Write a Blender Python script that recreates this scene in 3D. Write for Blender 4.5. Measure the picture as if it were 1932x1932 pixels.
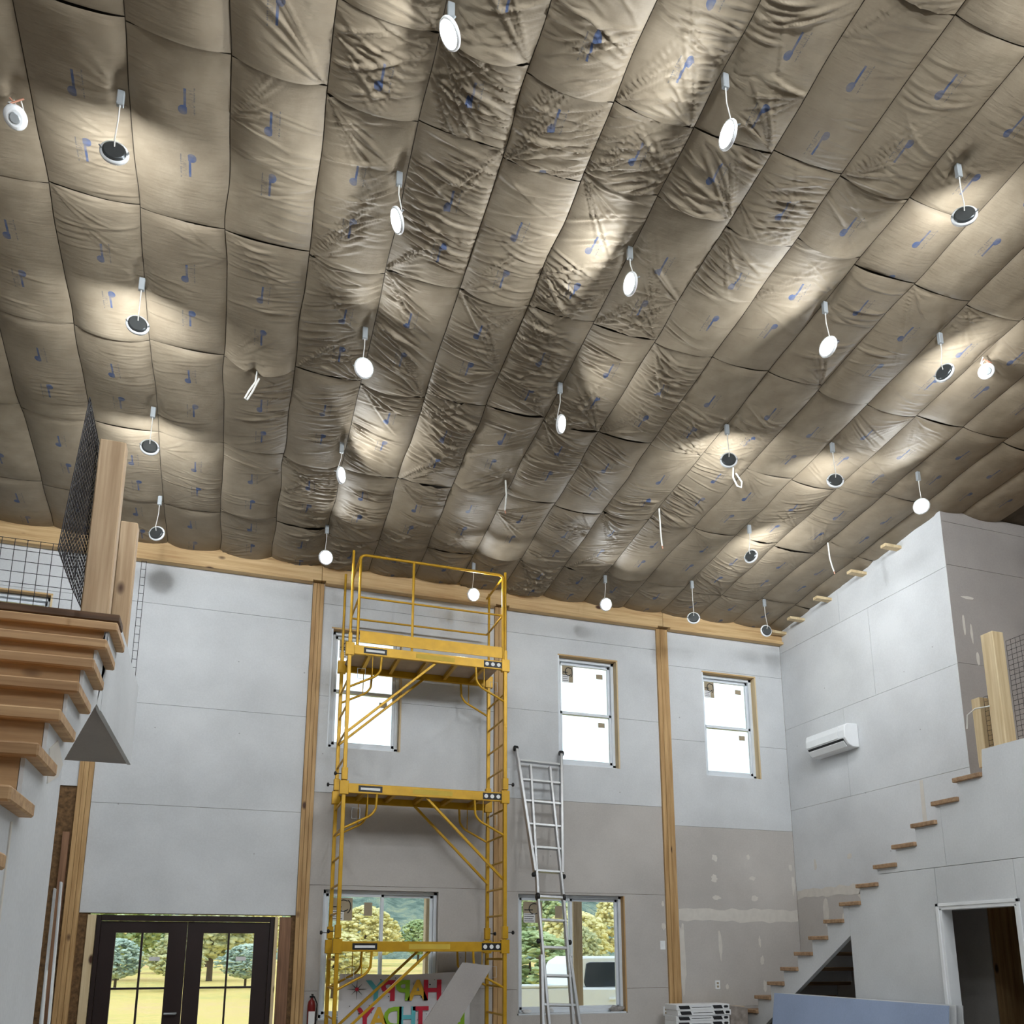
import bpy, bmesh, math, random
import numpy as np
from mathutils import Vector, Matrix

sc = bpy.context.scene
for o in list(bpy.data.objects): bpy.data.objects.remove(o)
COL = sc.collection
random.seed(7)

# ------------------------------------------------------------------ camera
# world: X to the right along the far wall, Y towards the far wall, Z up, metres
cam_d = bpy.data.cameras.new('camera'); cam = bpy.data.objects.new('camera', cam_d); COL.objects.link(cam)
cam_d.sensor_width = 36.0; cam_d.sensor_fit = 'HORIZONTAL'
cam_d.lens = 29.828; cam_d.shift_y = 0.2506
cam_d.clip_start = 0.05; cam_d.clip_end = 2000
pitch, yaw = 0.213004, 0.3264037
fwd = Vector((math.sin(yaw)*math.cos(pitch), math.cos(yaw)*math.cos(pitch), math.sin(pitch)))
rgt = Vector((math.cos(yaw), -math.sin(yaw), 0)); upv = rgt.cross(fwd)
cam.matrix_world = Matrix(((rgt.x, upv.x, -fwd.x, 0), (rgt.y, upv.y, -fwd.y, 0), (rgt.z, upv.z, -fwd.z, 1.66), (0, 0, 0, 1)))
sc.camera = cam
# ------------------------------------------------------------------ world: flat overcast sky
w = bpy.data.worlds.new('overcast'); sc.world = w; w.use_nodes = True
bgn = w.node_tree.nodes['Background']
bgn.inputs[0].default_value = (0.82, 0.94, 1.0, 1); bgn.inputs[1].default_value = 1.9
# ------------------------------------------------------------------ exposure
vs = sc.view_settings
vs.view_transform = 'Standard'; vs.look = 'None'; vs.gamma = 1.0; vs.use_curve_mapping = False
vs.exposure = 0.0
LED = 420.0          # radiance of a downlight lens
sc.cycles.use_denoising = True
sc.cycles.max_bounces = 4; sc.cycles.diffuse_bounces = 3; sc.cycles.glossy_bounces = 2
sc.cycles.use_adaptive_sampling = True; sc.cycles.adaptive_threshold = 0.12; sc.cycles.adaptive_min_samples = 12
sc.cycles.caustics_reflective = False; sc.cycles.caustics_refractive = False
sc.cycles.sample_clamp_indirect = 6.0

# ------------------------------------------------------------------ materials
def lin(c):
    return tuple((x/255/12.92 if x/255 <= 0.04045 else ((x/255+0.055)/1.055)**2.4) for x in c) + (1,)
MATS = {}
def new_mat(name, rough=0.6, metal=0.0, col=(128,128,128), spec=0.4):
    m = bpy.data.materials.new(name); m.use_nodes = True; MATS[name] = m
    b = m.node_tree.nodes['Principled BSDF']
    b.inputs['Base Color'].default_value = lin(col); b.inputs['Roughness'].default_value = rough
    b.inputs['Metallic'].default_value = metal; b.inputs['Specular IOR Level'].default_value = spec
    return m, m.node_tree, b
def nd(nt, t, **kw):
    n = nt.nodes.new(t)
    for k, v in kw.items(): setattr(n, k, v)
    return n
def mathn(nt, op, a, b=None, c=None):
    n = nd(nt, 'ShaderNodeMath', operation=op)
    for i, v in enumerate((a, b, c)):
        if v is None: continue
        if isinstance(v, (int, float)): n.inputs[i].default_value = v
        else: nt.links.new(v, n.inputs[i])
    return n.outputs[0]
def mixc(nt, fac, a, b):
    n = nd(nt, 'ShaderNodeMix', data_type='RGBA')
    for i, v in ((0, fac), (6, a), (7, b)):
        if isinstance(v, (int, float)): n.inputs[i].default_value = v
        elif isinstance(v, tuple): n.inputs[i].default_value = v
        else: nt.links.new(v, n.inputs[i])
    return n.outputs[2]
def noise(nt, vec, scale, detail=3.0, rough=0.5):
    n = nd(nt, 'ShaderNodeTexNoise'); n.inputs['Scale'].default_value = scale
    n.inputs['Detail'].default_value = detail; n.inputs['Roughness'].default_value = rough
    if vec is not None: nt.links.new(vec, n.inputs['Vector'])
    return n.outputs['Fac']
def ramp(nt, fac, stops):
    n = nd(nt, 'ShaderNodeValToRGB'); e = n.color_ramp.elements
    while len(e) < len(stops): e.new(0.5)
    for i, (p, c) in enumerate(stops): e[i].position = p; e[i].color = c
    nt.links.new(fac, n.inputs[0]); return n.outputs[0]
def bump(nt, b, h, strength=0.3, dist=0.01):
    n = nd(nt, 'ShaderNodeBump'); n.inputs['Strength'].default_value = strength; n.inputs['Distance'].default_value = dist
    nt.links.new(h, n.inputs['Height']); nt.links.new(n.outputs[0], b.inputs['Normal'])
def objco(nt): return nd(nt, 'ShaderNodeTexCoord').outputs['Object']
def mapped(nt, vec, scale):
    n = nd(nt, 'ShaderNodeMapping'); n.inputs['Scale'].default_value = scale; nt.links.new(vec, n.inputs[0]); return n.outputs[0]

def plain(name, col, rough=0.6, metal=0.0, var=0.06, vscale=8.0, spec=0.4, bmp=0.0):
    m, nt, b = new_mat(name, rough, metal, col, spec)
    c = lin(col); co = objco(nt); f = noise(nt, co, vscale, 4)
    lo = tuple(x*(1-var) for x in c[:3]) + (1,); hi = tuple(min(1, x*(1+var)) for x in c[:3]) + (1,)
    nt.links.new(ramp(nt, f, [(0.3, lo), (0.7, hi)]), b.inputs['Base Color'])
    if bmp: bump(nt, b, noise(nt, co, vscale*8, 3), bmp, 0.003)
    return m
def wood(name, axis, light, dark, knot=(70,40,22), rough=0.6, knots=True):
    m, nt, b = new_mat(name, rough, 0, light)
    co = objco(nt); oi = nd(nt, 'ShaderNodeObjectInfo')
    add = nd(nt, 'ShaderNodeVectorMath', operation='ADD'); nt.links.new(co, add.inputs[0])
    cmb = nd(nt, 'ShaderNodeCombineXYZ')
    for i in range(3): nt.links.new(mathn(nt, 'MULTIPLY', oi.outputs['Random'], 7.3+i*3.1), cmb.inputs[i])
    nt.links.new(cmb.outputs[0], add.inputs[1]); v = add.outputs[0]
    s = [22, 22, 22]; s[axis] = 1.1
    g = noise(nt, mapped(nt, v, s), 1.0, 5, 0.6)
    s2 = [60, 60, 60]; s2[axis] = 2.5
    g2 = noise(nt, mapped(nt, v, s2), 1.0, 3)
    g = mathn(nt, 'ADD', mathn(nt, 'MULTIPLY', g, 0.7), mathn(nt, 'MULTIPLY', g2, 0.3))
    c = ramp(nt, g, [(0.34, lin(dark)), (0.62, lin(light))])
    if knots:
        sk = [3.2, 3.2, 3.2]; sk[axis] = 1.7
        vo = nd(nt, 'ShaderNodeTexVoronoi'); vo.inputs['Scale'].default_value = 1.0
        nt.links.new(mapped(nt, v, sk), vo.inputs['Vector'])
        kf = ramp(nt, vo.outputs['Distance'], [(0.065, (1,1,1,1)), (0.115, (0,0,0,1))])
        c = mixc(nt, kf, c, lin(knot))
    nt.links.new(c, b.inputs['Base Color']); bump(nt, b, g, 0.15, 0.004)
    return m

def drywall(name, col, scale=1.0):
    m, nt, b = new_mat(name, 0.85, 0, col, 0.2)
    co = objco(nt); c = lin(col)
    f = noise(nt, co, 1.3, 5); f2 = noise(nt, co, 55, 2)
    g = mathn(nt, 'ADD', mathn(nt, 'MULTIPLY', f, 0.75), mathn(nt, 'MULTIPLY', f2, 0.25))
    lo = tuple(x*0.86 for x in c[:3]) + (1,); hi = tuple(min(1, x*1.06) for x in c[:3]) + (1,)
    cc = ramp(nt, g, [(0.32, lo), (0.66, hi)])
    vo = nd(nt, 'ShaderNodeTexVoronoi'); vo.inputs['Scale'].default_value = 3.2; nt.links.new(co, vo.inputs['Vector'])
    kf = ramp(nt, vo.outputs['Distance'], [(0.022, (0.5,0.5,0.5,1)), (0.034, (0,0,0,1))])
    cc = mixc(nt, kf, cc, lin((95,92,90)))
    nt.links.new(cc, b.inputs['Base Color']); bump(nt, b, f2, 0.05, 0.002)
    return m
DW = drywall('drywall_paper_light', (212,214,216))
DWG = drywall('drywall_paper_grey', (194,189,184))
SOF = drywall('drywall_grey_and_shaded', (172,166,162))  # shade of soffit and loft end wall put into colour; offcut is grey itself
MUD = plain('joint_compound', (212,207,199), 0.9, var=0.05, vscale=12)
BLUEB = drywall('blue_board_paper', (160,176,206))
PINEX = wood('pine_along_x', 0, (216,186,138), (184,146,98))
PINEY = wood('pine_along_y', 1, (206,176,130), (168,132,88))
PINEZ = wood('pine_along_z', 2, (204,168,118), (160,122,76))
POSTZ = wood('planed_post', 2, (200,172,138), (166,136,102))
GREYP = wood('weathered_post', 2, (190,172,152), (150,130,110))
PALEZ = wood('pale_new_lumber', 2, (222,202,164), (198,172,130))
STAIRX = wood('stair_fir_x', 0, (198,162,120), (156,120,84))
STAIR2 = wood('worn_tread_x', 0, (176,144,112), (128,100,74))
STAIRY = wood('stair_fir_y', 1, (176,136,96), (128,92,60))
DARKWX = wood('dark_weathered_board', 0, (110,82,58), (70,50,34))
RUSTZ = wood('old_stud', 2, (150,112,84), (96,66,46))
YEL = plain('yellow_scaffold_paint', (196,150,26), 0.38, 0.25, 0.10, 10, 0.5)
PLY = plain('worn_plywood', (176,156,134), 0.8, var=0.12, vscale=6)
ALU = plain('aluminium', (188,190,192), 0.34, 0.9, 0.05, 15)
BLK = plain('black_plastic', (24,24,26), 0.45)
WHT = plain('white_plastic', (236,238,240), 0.4, var=0.02)
VIN = plain('white_vinyl', (226,232,238), 0.4, var=0.03)
GREY = plain('grey_metal_back', (96,100,102), 0.28, 0.7, 0.05, 20)
GALV = plain('galvanised_box', (176,182,186), 0.35, 0.4, 0.06)
DOORM = plain('dark_brown_door_paint', (38,24,22), 0.45, var=0.12, vscale=5)
WIRE = plain('black_welded_wire', (44,42,46), 0.5, 0.5)
CABLE = plain('white_cable_jacket', (224,222,216), 0.5, var=0.03)
COPPER = plain('bare_wire_pink', (196,140,116), 0.5)
RED = plain('red_enamel', (120,26,24), 0.35, var=0.1)
FIBRE = plain('brown_fibreglass', (110,84,56), 0.95, var=0.5, vscale=22, bmp=0.8)
DECK = plain('dark_brown_roof_deck', (84,76,66), 0.9, var=0.15)  # the deck's own dark brown
CONC = plain('concrete_floor', (188,184,178), 0.8, var=0.10, vscale=1.5)
TRUCKW = plain('white_car_paint', (232,236,242), 0.25, var=0.02)
TINT = plain('tinted_glass', (52,60,70), 0.08, var=0.05)
TYRE = plain('tyre_rubber', (30,30,30), 0.9)
PAPER = plain('white_carton', (232,232,232), 0.7, var=0.04)
INK = plain('black_ink', (36,36,38), 0.7)
TAN = plain('tan_sticker', (166,152,128), 0.7, var=0.06)
YLAB = plain('yellow_label', (206,176,66), 0.6)
SIDING = plain('outdoor_sheathing', (120,110,100), 0.9)

def glass_mat():
    m = bpy.data.materials.new('window_glass'); m.use_nodes = True; nt = m.node_tree; nt.nodes.clear()
    out = nd(nt, 'ShaderNodeOutputMaterial'); mx = nd(nt, 'ShaderNodeMixShader')
    tr = nd(nt, 'ShaderNodeBsdfTransparent'); gl = nd(nt, 'ShaderNodeBsdfGlossy')
    tr.inputs[0].default_value = (0.95, 0.97, 0.97, 1); gl.inputs['Roughness'].default_value = 0.03
    fr = nd(nt, 'ShaderNodeFresnel'); fr.inputs[0].default_value = 1.35
    nt.links.new(fr.outputs[0], mx.inputs[0]); nt.links.new(tr.outputs[0], mx.inputs[1]); nt.links.new(gl.outputs[0], mx.inputs[2])
    nt.links.new(mx.outputs[0], out.inputs[0]); return m
GLASS = glass_mat()
def emit_mat():
    m = bpy.data.materials.new('led_lens'); m.use_nodes = True; nt = m.node_tree; nt.nodes.clear()
    out = nd(nt, 'ShaderNodeOutputMaterial'); e = nd(nt, 'ShaderNodeEmission')
    e.inputs[0].default_value = (0.92, 0.97, 1.0, 1); e.inputs[1].default_value = LED
    nt.links.new(e.outputs[0], out.inputs[0]); return m
LENS = emit_mat()
LENS_OFF = plain('unlit_lens', (226,228,228), 0.4, var=0.02)

def kraft_mat():
    m, nt, b = new_mat('kraft_facing', 0.55, 0, (150,134,110), 0.32)
    uv = nd(nt, 'ShaderNodeUVMap'); uv.uv_map = 'UVMap'
    sep = nd(nt, 'ShaderNodeSeparateXYZ'); nt.links.new(uv.outputs[0], sep.inputs[0]); U, V = sep.outputs[0], sep.outputs[1]
    co = objco(nt); oi = nd(nt, 'ShaderNodeObjectInfo')
    f = noise(nt, co, 5, 5); f2 = noise(nt, co, 70, 3)
    base = ramp(nt, f, [(0.3, lin((136,123,104))), (0.7, lin((160,147,127)))])
    base = mixc(nt, mathn(nt, 'MULTIPLY', oi.outputs['Random'], 0.35), base, lin((132,119,101)))
    def box(px, py, x0, x1, y0, y1):
        a = mathn(nt, 'MULTIPLY', mathn(nt, 'GREATER_THAN', px, x0), mathn(nt, 'LESS_THAN', px, x1))
        c = mathn(nt, 'MULTIPLY', mathn(nt, 'GREATER_THAN', py, y0), mathn(nt, 'LESS_THAN', py, y1))
        return mathn(nt, 'MULTIPLY', a, c)
    marks, texts = None, None
    for (cu, cv, s) in ((0.30, 0.38, 1.0), (0.32, 0.82, -1.0)):
        px = mathn(nt, 'MULTIPLY', mathn(nt, 'SUBTRACT', U, cu), s); py = mathn(nt, 'MULTIPLY', mathn(nt, 'SUBTRACT', V, cv), s)
        stem = box(px, py, -0.008, 0.008, -0.075, 0.07)
        dx = mathn(nt, 'ADD', px, 0.012); dy = mathn(nt, 'SUBTRACT', py, 0.062)
        r2 = mathn(nt, 'ADD', mathn(nt, 'MULTIPLY', dx, dx), mathn(nt, 'MULTIPLY', dy, dy))
        head = mathn(nt, 'MULTIPLY', mathn(nt, 'LESS_THAN', r2, 0.0009), mathn(nt, 'LESS_THAN', px, 0.012))
        mk = mathn(nt, 'MAXIMUM', stem, head)
        ln = noise(nt, mapped(nt, uv.outputs[0], (40, 130, 1)), 1.0, 1)
        t1 = mathn(nt, 'MULTIPLY', box(px, py, 0.052, 0.061, -0.09, 0.085), mathn(nt, 'GREATER_THAN', ln, 0.47))
        t2 = mathn(nt, 'MULTIPLY', box(px, py, 0.022, 0.050, -0.07, 0.05), mathn(nt, 'GREATER_THAN', ln, 0.55))
        t = mathn(nt, 'ADD', mathn(nt, 'MULTIPLY', t1, 0.8), mathn(nt, 'MULTIPLY', t2, 0.45))
        marks = mk if marks is None else mathn(nt, 'MAXIMUM', marks, mk)
        texts = t if texts is None else mathn(nt, 'MAXIMUM', texts, t)
    wear = ramp(nt, noise(nt, co, 9, 2), [(0.38, (0.45,0.45,0.45,1)), (0.6, (0.9,0.9,0.9,1))])
    c = mixc(nt, mathn(nt, 'MULTIPLY', texts, 0.8), base, lin((88,90,98)))
    c = mixc(nt, mathn(nt, 'MULTIPLY', marks, wear), c, lin((62,84,126)))
    nt.links.new(c, b.inputs['Base Color'])
    st = noise(nt, mapped(nt, uv.outputs[0], (6, 34, 1)), 1.0, 4)
    h = mathn(nt, 'ADD', mathn(nt, 'MULTIPLY', st, 1.0), mathn(nt, 'MULTIPLY', f2, 0.12))
    bump(nt, b, h, 0.35, 0.012)
    return m
KRAFT = kraft_mat()

# ------------------------------------------------------------------ mesh helpers
class MB:
    def __init__(s): s.v = []; s.f = []; s.sm = []
    def add(s, verts, faces, smooth=False):
        n = len(s.v); s.v += [tuple(p) for p in verts]
        for f in faces: s.f.append(tuple(i+n for i in f)); s.sm.append(smooth)
        return s
    def box(s, x0, x1, y0, y1, z0, z1):
        v = [(x0,y0,z0),(x1,y0,z0),(x1,y1,z0),(x0,y1,z0),(x0,y0,z1),(x1,y0,z1),(x1,y1,z1),(x0,y1,z1)]
        return s.add(v, [(3,2,1,0),(4,5,6,7),(0,1,5,4),(1,2,6,5),(2,3,7,6),(3,0,4,7)])
    def prism(s, pts, a, b, axis):   # polygon in the two other axes, extruded along axis from a to b
        n = len(pts)
        def mk(p, t):
            q = [p[0], p[1]]; q.insert(axis, t); return tuple(q)
        v = [mk(p, a) for p in pts] + [mk(p, b) for p in pts]
        f = [tuple(range(n)), tuple(range(2*n-1, n-1, -1))] + [(i, i+n, (i+1) % n + n, (i+1) % n) for i in range(n)]
        return s.add(v, f)
    def bar(s, p0, p1, w, h, up=(0,0,1)):   # rectangular bar, w sideways, h along up
        p0, p1 = Vector(p0), Vector(p1); d = (p1-p0).normalized(); u = Vector(up)
        if abs(d.dot(u)) > 0.99: u = Vector((0,1,0))
        sd = d.cross(u).normalized(); u = sd.cross(d).normalized()
        v = []
        for p in (p0, p1):
            for a, c in ((-1,-1),(1,-1),(1,1),(-1,1)): v.append(p + sd*(a*w/2) + u*(c*h/2))
        return s.add(v, [(3,2,1,0),(4,5,6,7),(0,1,5,4),(1,2,6,5),(2,3,7,6),(3,0,4,7)])
    def tube(s, pts, r, n=8, closed=False):
        pts = [Vector(p) for p in pts]; N = len(pts); rings = []
        prev = None
        for i, p in enumerate(pts):
            if closed: d = (pts[(i+1) % N]-pts[i-1]).normalized()
            else: d = (pts[min(i+1, N-1)]-pts[max(i-1, 0)]).normalized()
            if prev is None:
                a = Vector((0,0,1)) if abs(d.z) < 0.9 else Vector((1,0,0))
                sd = d.cross(a).normalized()
            else: sd = (prev - d*prev.dot(d)).normalized()
            prev = sd; up = d.cross(sd)
            rr = r[i] if isinstance(r, (list, tuple)) else r
            rings.append([p + (sd*math.cos(2*math.pi*k/n)+up*math.sin(2*math.pi*k/n))*rr for k in range(n)])
        v = [q for rg in rings for q in rg]; f = []
        for i in range(N if closed else N-1):
            j = (i+1) % N
            for k in range(n): f.append((i*n+k, i*n+(k+1) % n, j*n+(k+1) % n, j*n+k))
        s.add(v, f, True)
        if not closed:
            s.add(rings[0], [tuple(range(n-1, -1, -1))]); s.add(rings[-1], [tuple(range(n))])
        return s
    def lathe(s, c, nrm, prof, n=20, capend=True):  # prof: list (radius, height along nrm)
        c, nrm = Vector(c), Vector(nrm).normalized()
        a = Vector((0,0,1)) if abs(nrm.z) < 0.9 else Vector((1,0,0))
        sx = nrm.cross(a).normalized(); sy = nrm.cross(sx)
        v = []
        for r, h in prof:
            for k in range(n):
                t = 2*math.pi*k/n; v.append(c + nrm*h + (sx*math.cos(t)+sy*math.sin(t))*r)
        f = []
        for i in range(len(prof)-1):
            for k in range(n): f.append((i*n+k, i*n+(k+1) % n, (i+1)*n+(k+1) % n, (i+1)*n+k))
        s.add(v, f, True)
        if capend:
            m = len(prof)
            s.add(v[:n], [tuple(range(n-1, -1, -1))]); s.add(v[(m-1)*n:], [tuple(range(n))])
        return s
    def build(s, name, mat, parent=None, bevel=0.0):
        off = parent_origin(parent)
        me = bpy.data.meshes.new(name)
        me.from_pydata([(a-off[0], b-off[1], c-off[2]) for a, b, c in s.v], [], s.f)
        if any(s.sm): me.polygons.foreach_set('use_smooth', s.sm)
        me.materials.append(mat); me.update()
        o = bpy.data.objects.new(name, me); COL.objects.link(o)
        if parent is not None: o.parent = parent
        if bevel:
            bv = o.modifiers.new('edge', 'BEVEL'); bv.width = bevel; bv.segments = 1; bv.limit_method = 'ANGLE'
        return o
def parent_origin(p):
    if p is None: return (0,0,0)
    x = Vector((0,0,0)); q = p
    while q is not None: x = x + q.location; q = q.parent
    return tuple(x)
def tag(o, label, cat, group=None):
    o['label'] = label; o['category'] = cat
    if group: o['group'] = group
    return o
def st(o): o['kind'] = 'structure'; return o
def thing(name, loc, label=None, cat=None, group=None):
    o = bpy.data.objects.new(name, None); COL.objects.link(o); o.location = loc; o.empty_display_size = 0.1
    if label: tag(o, label, cat, group)
    return o
def copy_thing(o, loc, label=None):
    c = o.copy(); COL.objects.link(c); c.location = loc
    if label: c['label'] = label
    for ch in o.children:
        d = ch.copy(); COL.objects.link(d); d.parent = c
        for g in ch.children:
            e = g.copy(); COL.objects.link(e); e.parent = d
    return c
def cells(x0, x1, z0, z1, holes):
    xs = sorted({x0, x1} | {min(max(h[i], x0), x1) for h in holes for i in (0, 1)})
    zs = sorted({z0, z1} | {min(max(h[i], z0), z1) for h in holes for i in (2, 3)})
    out = []
    for a, b in zip(xs, xs[1:]):
        if b-a < 1e-5: continue
        for c, d in zip(zs, zs[1:]):
            if d-c < 1e-5: continue
            mx, mz = (a+b)/2, (c+d)/2
            if any(h[0] < mx < h[1] and h[2] < mz < h[3] for h in holes): continue
            out.append((a, b, c, d))
    return out

D = 10.35            # far wall
XR = 7.83            # right wall
def roof(y): return 6.488 + 0.1167*(D-y)

# ------------------------------------------------------------------ shell
st(MB().box(-6.1, 12.1, -5.1, 10.36, -0.2, 0).build('floor', CONC))
ceil = st(MB().prism([(-5.1, roof(-5.1)+0.012), (10.55, roof(10.55)+0.012), (10.55, roof(10.55)+0.2), (-5.1, roof(-5.1)+0.2)], -6.2, 12.2, 0).build('ceiling', DECK))
st(MB().box(-6.1, 12.1, -5.2, -5.0, 0, 8.4).build('wall_back', DW))
st(MB().box(-6.2, -6.0, -5.1, 10.5, 0, 8.4).build('wall_left', DW))
st(MB().box(12.0, 12.2, -5.1, 10.5, 0, 8.4).build('wall_far_right', DW))

# ceiling insulation: kraft faced batts, 24 inch strips running down the slope, one part each
def h2(ix, iy, seed):
    n = (ix.astype(np.int64)*374761393 + iy.astype(np.int64)*668265263 + seed*974634541) & 0x7fffffff
    n = (n ^ (n >> 13)) * 1274126177 & 0x7fffffff
    return ((n ^ (n >> 16)) & 0xffff) / 65535.0
def vn(x, y, seed):
    ix, iy = np.floor(x), np.floor(y); fx, fy = x-ix, y-iy
    fx = fx*fx*(3-2*fx); fy = fy*fy*(3-2*fy)
    a = h2(ix, iy, seed); b = h2(ix+1, iy, seed); c = h2(ix, iy+1, seed); d = h2(ix+1, iy+1, seed)
    return (a*(1-fx)+b*fx)*(1-fy) + (c*(1-fx)+d*fx)*fy
POCKETS = [(0.94,3.92),(2.74,3.77),(0.85,5.02),(2.70,5.08),(0.84,6.44),(4.54,5.07),(2.70,6.56),(0.85,7.95),(0.88,9.41),(4.55,9.57),(7.05,6.67),(-0.97,5.02),(-0.94,6.46),(-0.94,7.94),(4.70,3.79),(5.77,5.05),(4.55,6.61),(5.79,6.54),(5.78,8.06),(5.76,9.39),(-1.6,5.24),(6.39,5.14),(-0.05,7.15),(5.0,7.16),(2.64,8.02),(4.53,8.02),(6.96,8.09)]
def batt(k, ya, yb, seed, amp, droop):
    rng = np.random.RandomState(seed)
    x0 = -0.31+0.607*k+0.003; wdt = 0.601; ya += 0.004; yb -= 0.004; ln = yb-ya
    nx, ny = (34, max(10, int(ln/0.0085))) if -3 <= k <= 11 and yb > 2.9 else (14, 24)
    A, B = np.meshgrid(np.linspace(0, 1, nx+1), np.linspace(0, 1, ny+1))
    u, v = A*wdt, B*ln
    sb0 = rng.uniform(0.35, 0.8); ea = np.minimum(u, wdt-u); eb = np.minimum(v, ln-v)
    fa = 1-np.exp(-ea/0.11); fb = sb0+(1-sb0)*(1-np.exp(-eb/0.035))
    low = vn(u*2.3+9, v*2.3, seed)
    d = (0.030+0.040*low)*fa*fb
    # creases: bundles of near-parallel folds across the strip, and fans from stapled points
    def crease(side, v0, slope, curv, length, wid, hgt):
        t = u if side == 0 else wdt-u
        c = v0 + slope*t + curv*t*t
        dd = v-c
        env = np.clip(t/0.03, 0, 1)*np.clip((length-t)/(0.35*length), 0, 1)
        ww = wid*(0.7+0.9*t/length)
        return hgt*env*(np.exp(-(dd/ww)**2) - 0.55*np.exp(-((dd-1.7*ww)/ww)**2))
    sl0, cv0, sd0 = rng.uniform(-0.35, 0.45), rng.uniform(-0.6, 0.6), rng.randint(2)
    for g in range(int(rng.poisson(5.0*amp))):
        side = sd0 if rng.rand() < 0.8 else 1-sd0; sg = 1 if side == sd0 else -1; c0 = rng.uniform(0.1, 0.9)*ln; sl = sg*sl0+rng.uniform(-0.15, 0.15); cv = cv0+rng.uniform(-0.2, 0.2)
        for i in range(rng.randint(5, 11)):
            d = d + crease(side, c0+rng.uniform(-0.22, 0.22), sl+rng.uniform(-0.12, 0.12), cv+rng.uniform(-0.2, 0.2), rng.uniform(0.25, 0.66), rng.uniform(0.007, 0.012), amp*rng.uniform(0.005, 0.012))
    for g in range(int(rng.poisson(2.2*amp))):
        side = rng.randint(2); c0 = (0.0, ln, rng.uniform(0.2, 0.8)*ln)[rng.randint(3)]; s0 = rng.uniform(-0.9, 0.9) if 0 < c0 < ln else (1.0 if c0 == 0 else -1.0)
        nf = rng.randint(6, 12)
        for i in range(nf):
            d = d + crease(side, c0+rng.uniform(-0.012, 0.012), s0+(i-nf/2)*rng.uniform(0.16, 0.26), rng.uniform(-0.5, 0.5)-s0*0.5, rng.uniform(0.22, 0.55), rng.uniform(0.007, 0.013), amp*rng.uniform(0.006, 0.014))
        r = np.sqrt((u-(0 if side == 0 else wdt))**2+(v-c0)**2)
        d = d - 0.025*amp*np.exp(-(r/0.09)**2)*fa
    d = d + amp*0.006*(vn(u*7, v*12, seed+21)-0.5)*np.clip(ea/0.05, 0, 1)
    # pulled-in pockets where the lamp cables come through
    for (px, py) in POCKETS:
        du, dv = u-(px-x0), v-(py-ya)
        if px < x0-0.3 or px > x0+wdt+0.3 or py < ya-0.3 or py > yb+0.3: continue
        r = np.sqrt(du*du+dv*dv)+1e-6; th = np.arctan2(dv, du)
        d = d - 0.075*np.exp(-(du/0.045)**2-((dv+0.02)/0.10)**2)
        wv = (1-np.abs(2*vn(th*5+30, r*1.5, seed+31)-1))**1.5
        d = d + 0.020*max(amp, 0.5)*(wv-0.42)*np.exp(-r/0.16)*np.clip(r/0.06, 0, 1)*np.clip(ea/0.03, 0.2, 1)
    # an end that hangs loose
    if droop:
        edge = np.exp(-(ln-v)/0.10) if droop > 0 else np.exp(-v/0.10)
        d = d + abs(droop)*edge*np.clip(np.sin(np.pi*np.clip(A*1.1-0.05, 0, 1)), 0, 1)**0.7
    d = np.maximum(d, -0.004)
    Y = ya+v
    wl_, wr_ = (vn(Y*2.6+50*kk+7, Y*0+kk*3.3, 77)*0.030-0.015 for kk in (k, k+1))
    X = x0+u + wl_*(1-A) + wr_*A; Z = roof(Y) - d
    nv = (nx+1)*(ny+1)
    co = np.stack([X-x0, Y-ya, Z-roof(ya)], -1).reshape(-1, 3)
    ii = np.arange(nv).reshape(ny+1, nx+1)
    q = np.stack([ii[:-1,:-1], ii[1:,:-1], ii[1:,1:], ii[:-1,1:]], -1).reshape(-1, 4)
    me = bpy.data.meshes.new('insulation_batt')
    me.vertices.add(nv); me.vertices.foreach_set('co', co.ravel())
    nq = len(q); me.loops.add(nq*4); me.loops.foreach_set('vertex_index', q.ravel())
    me.polygons.add(nq); me.polygons.foreach_set('loop_start', np.arange(nq)*4); me.polygons.foreach_set('loop_total', np.full(nq, 4))
    me.polygons.foreach_set('use_smooth', np.ones(nq, bool))
    uvl = me.uv_layers.new(name='UVMap')
    ju, jv = rng.uniform(-0.05, 0.05), rng.uniform(-0.09, 0.09)
    uv = np.stack([(u+ju).reshape(-1)[q.ravel()], (v+jv+(0.0 if ln > 1.0 else 0.12)).reshape(-1)[q.ravel()]], -1)
    uvl.data.foreach_set('uv', uv.ravel())
    me.materials.append(KRAFT); me.update(); me.validate()
    o = bpy.data.objects.new('insulation_batt', me); COL.objects.link(o); o.parent = ceil; o.location = (x0, ya, roof(ya))
    return o
DROOP = {(0, 3): 0.10, (2, 6): 0.09, (1, 5): 0.05, (4, 5): 0.05, (5, 5): 0.07, (6, 5): 0.05, (7, 5): 0.06, (4, 2): 0.05, (1, 2): 0.05, (2, 1): 0.04, (1, 4): 0.05, (-2, 3): 0.04, (0, 5): 0.04, (3, 6): 0.05}
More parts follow.
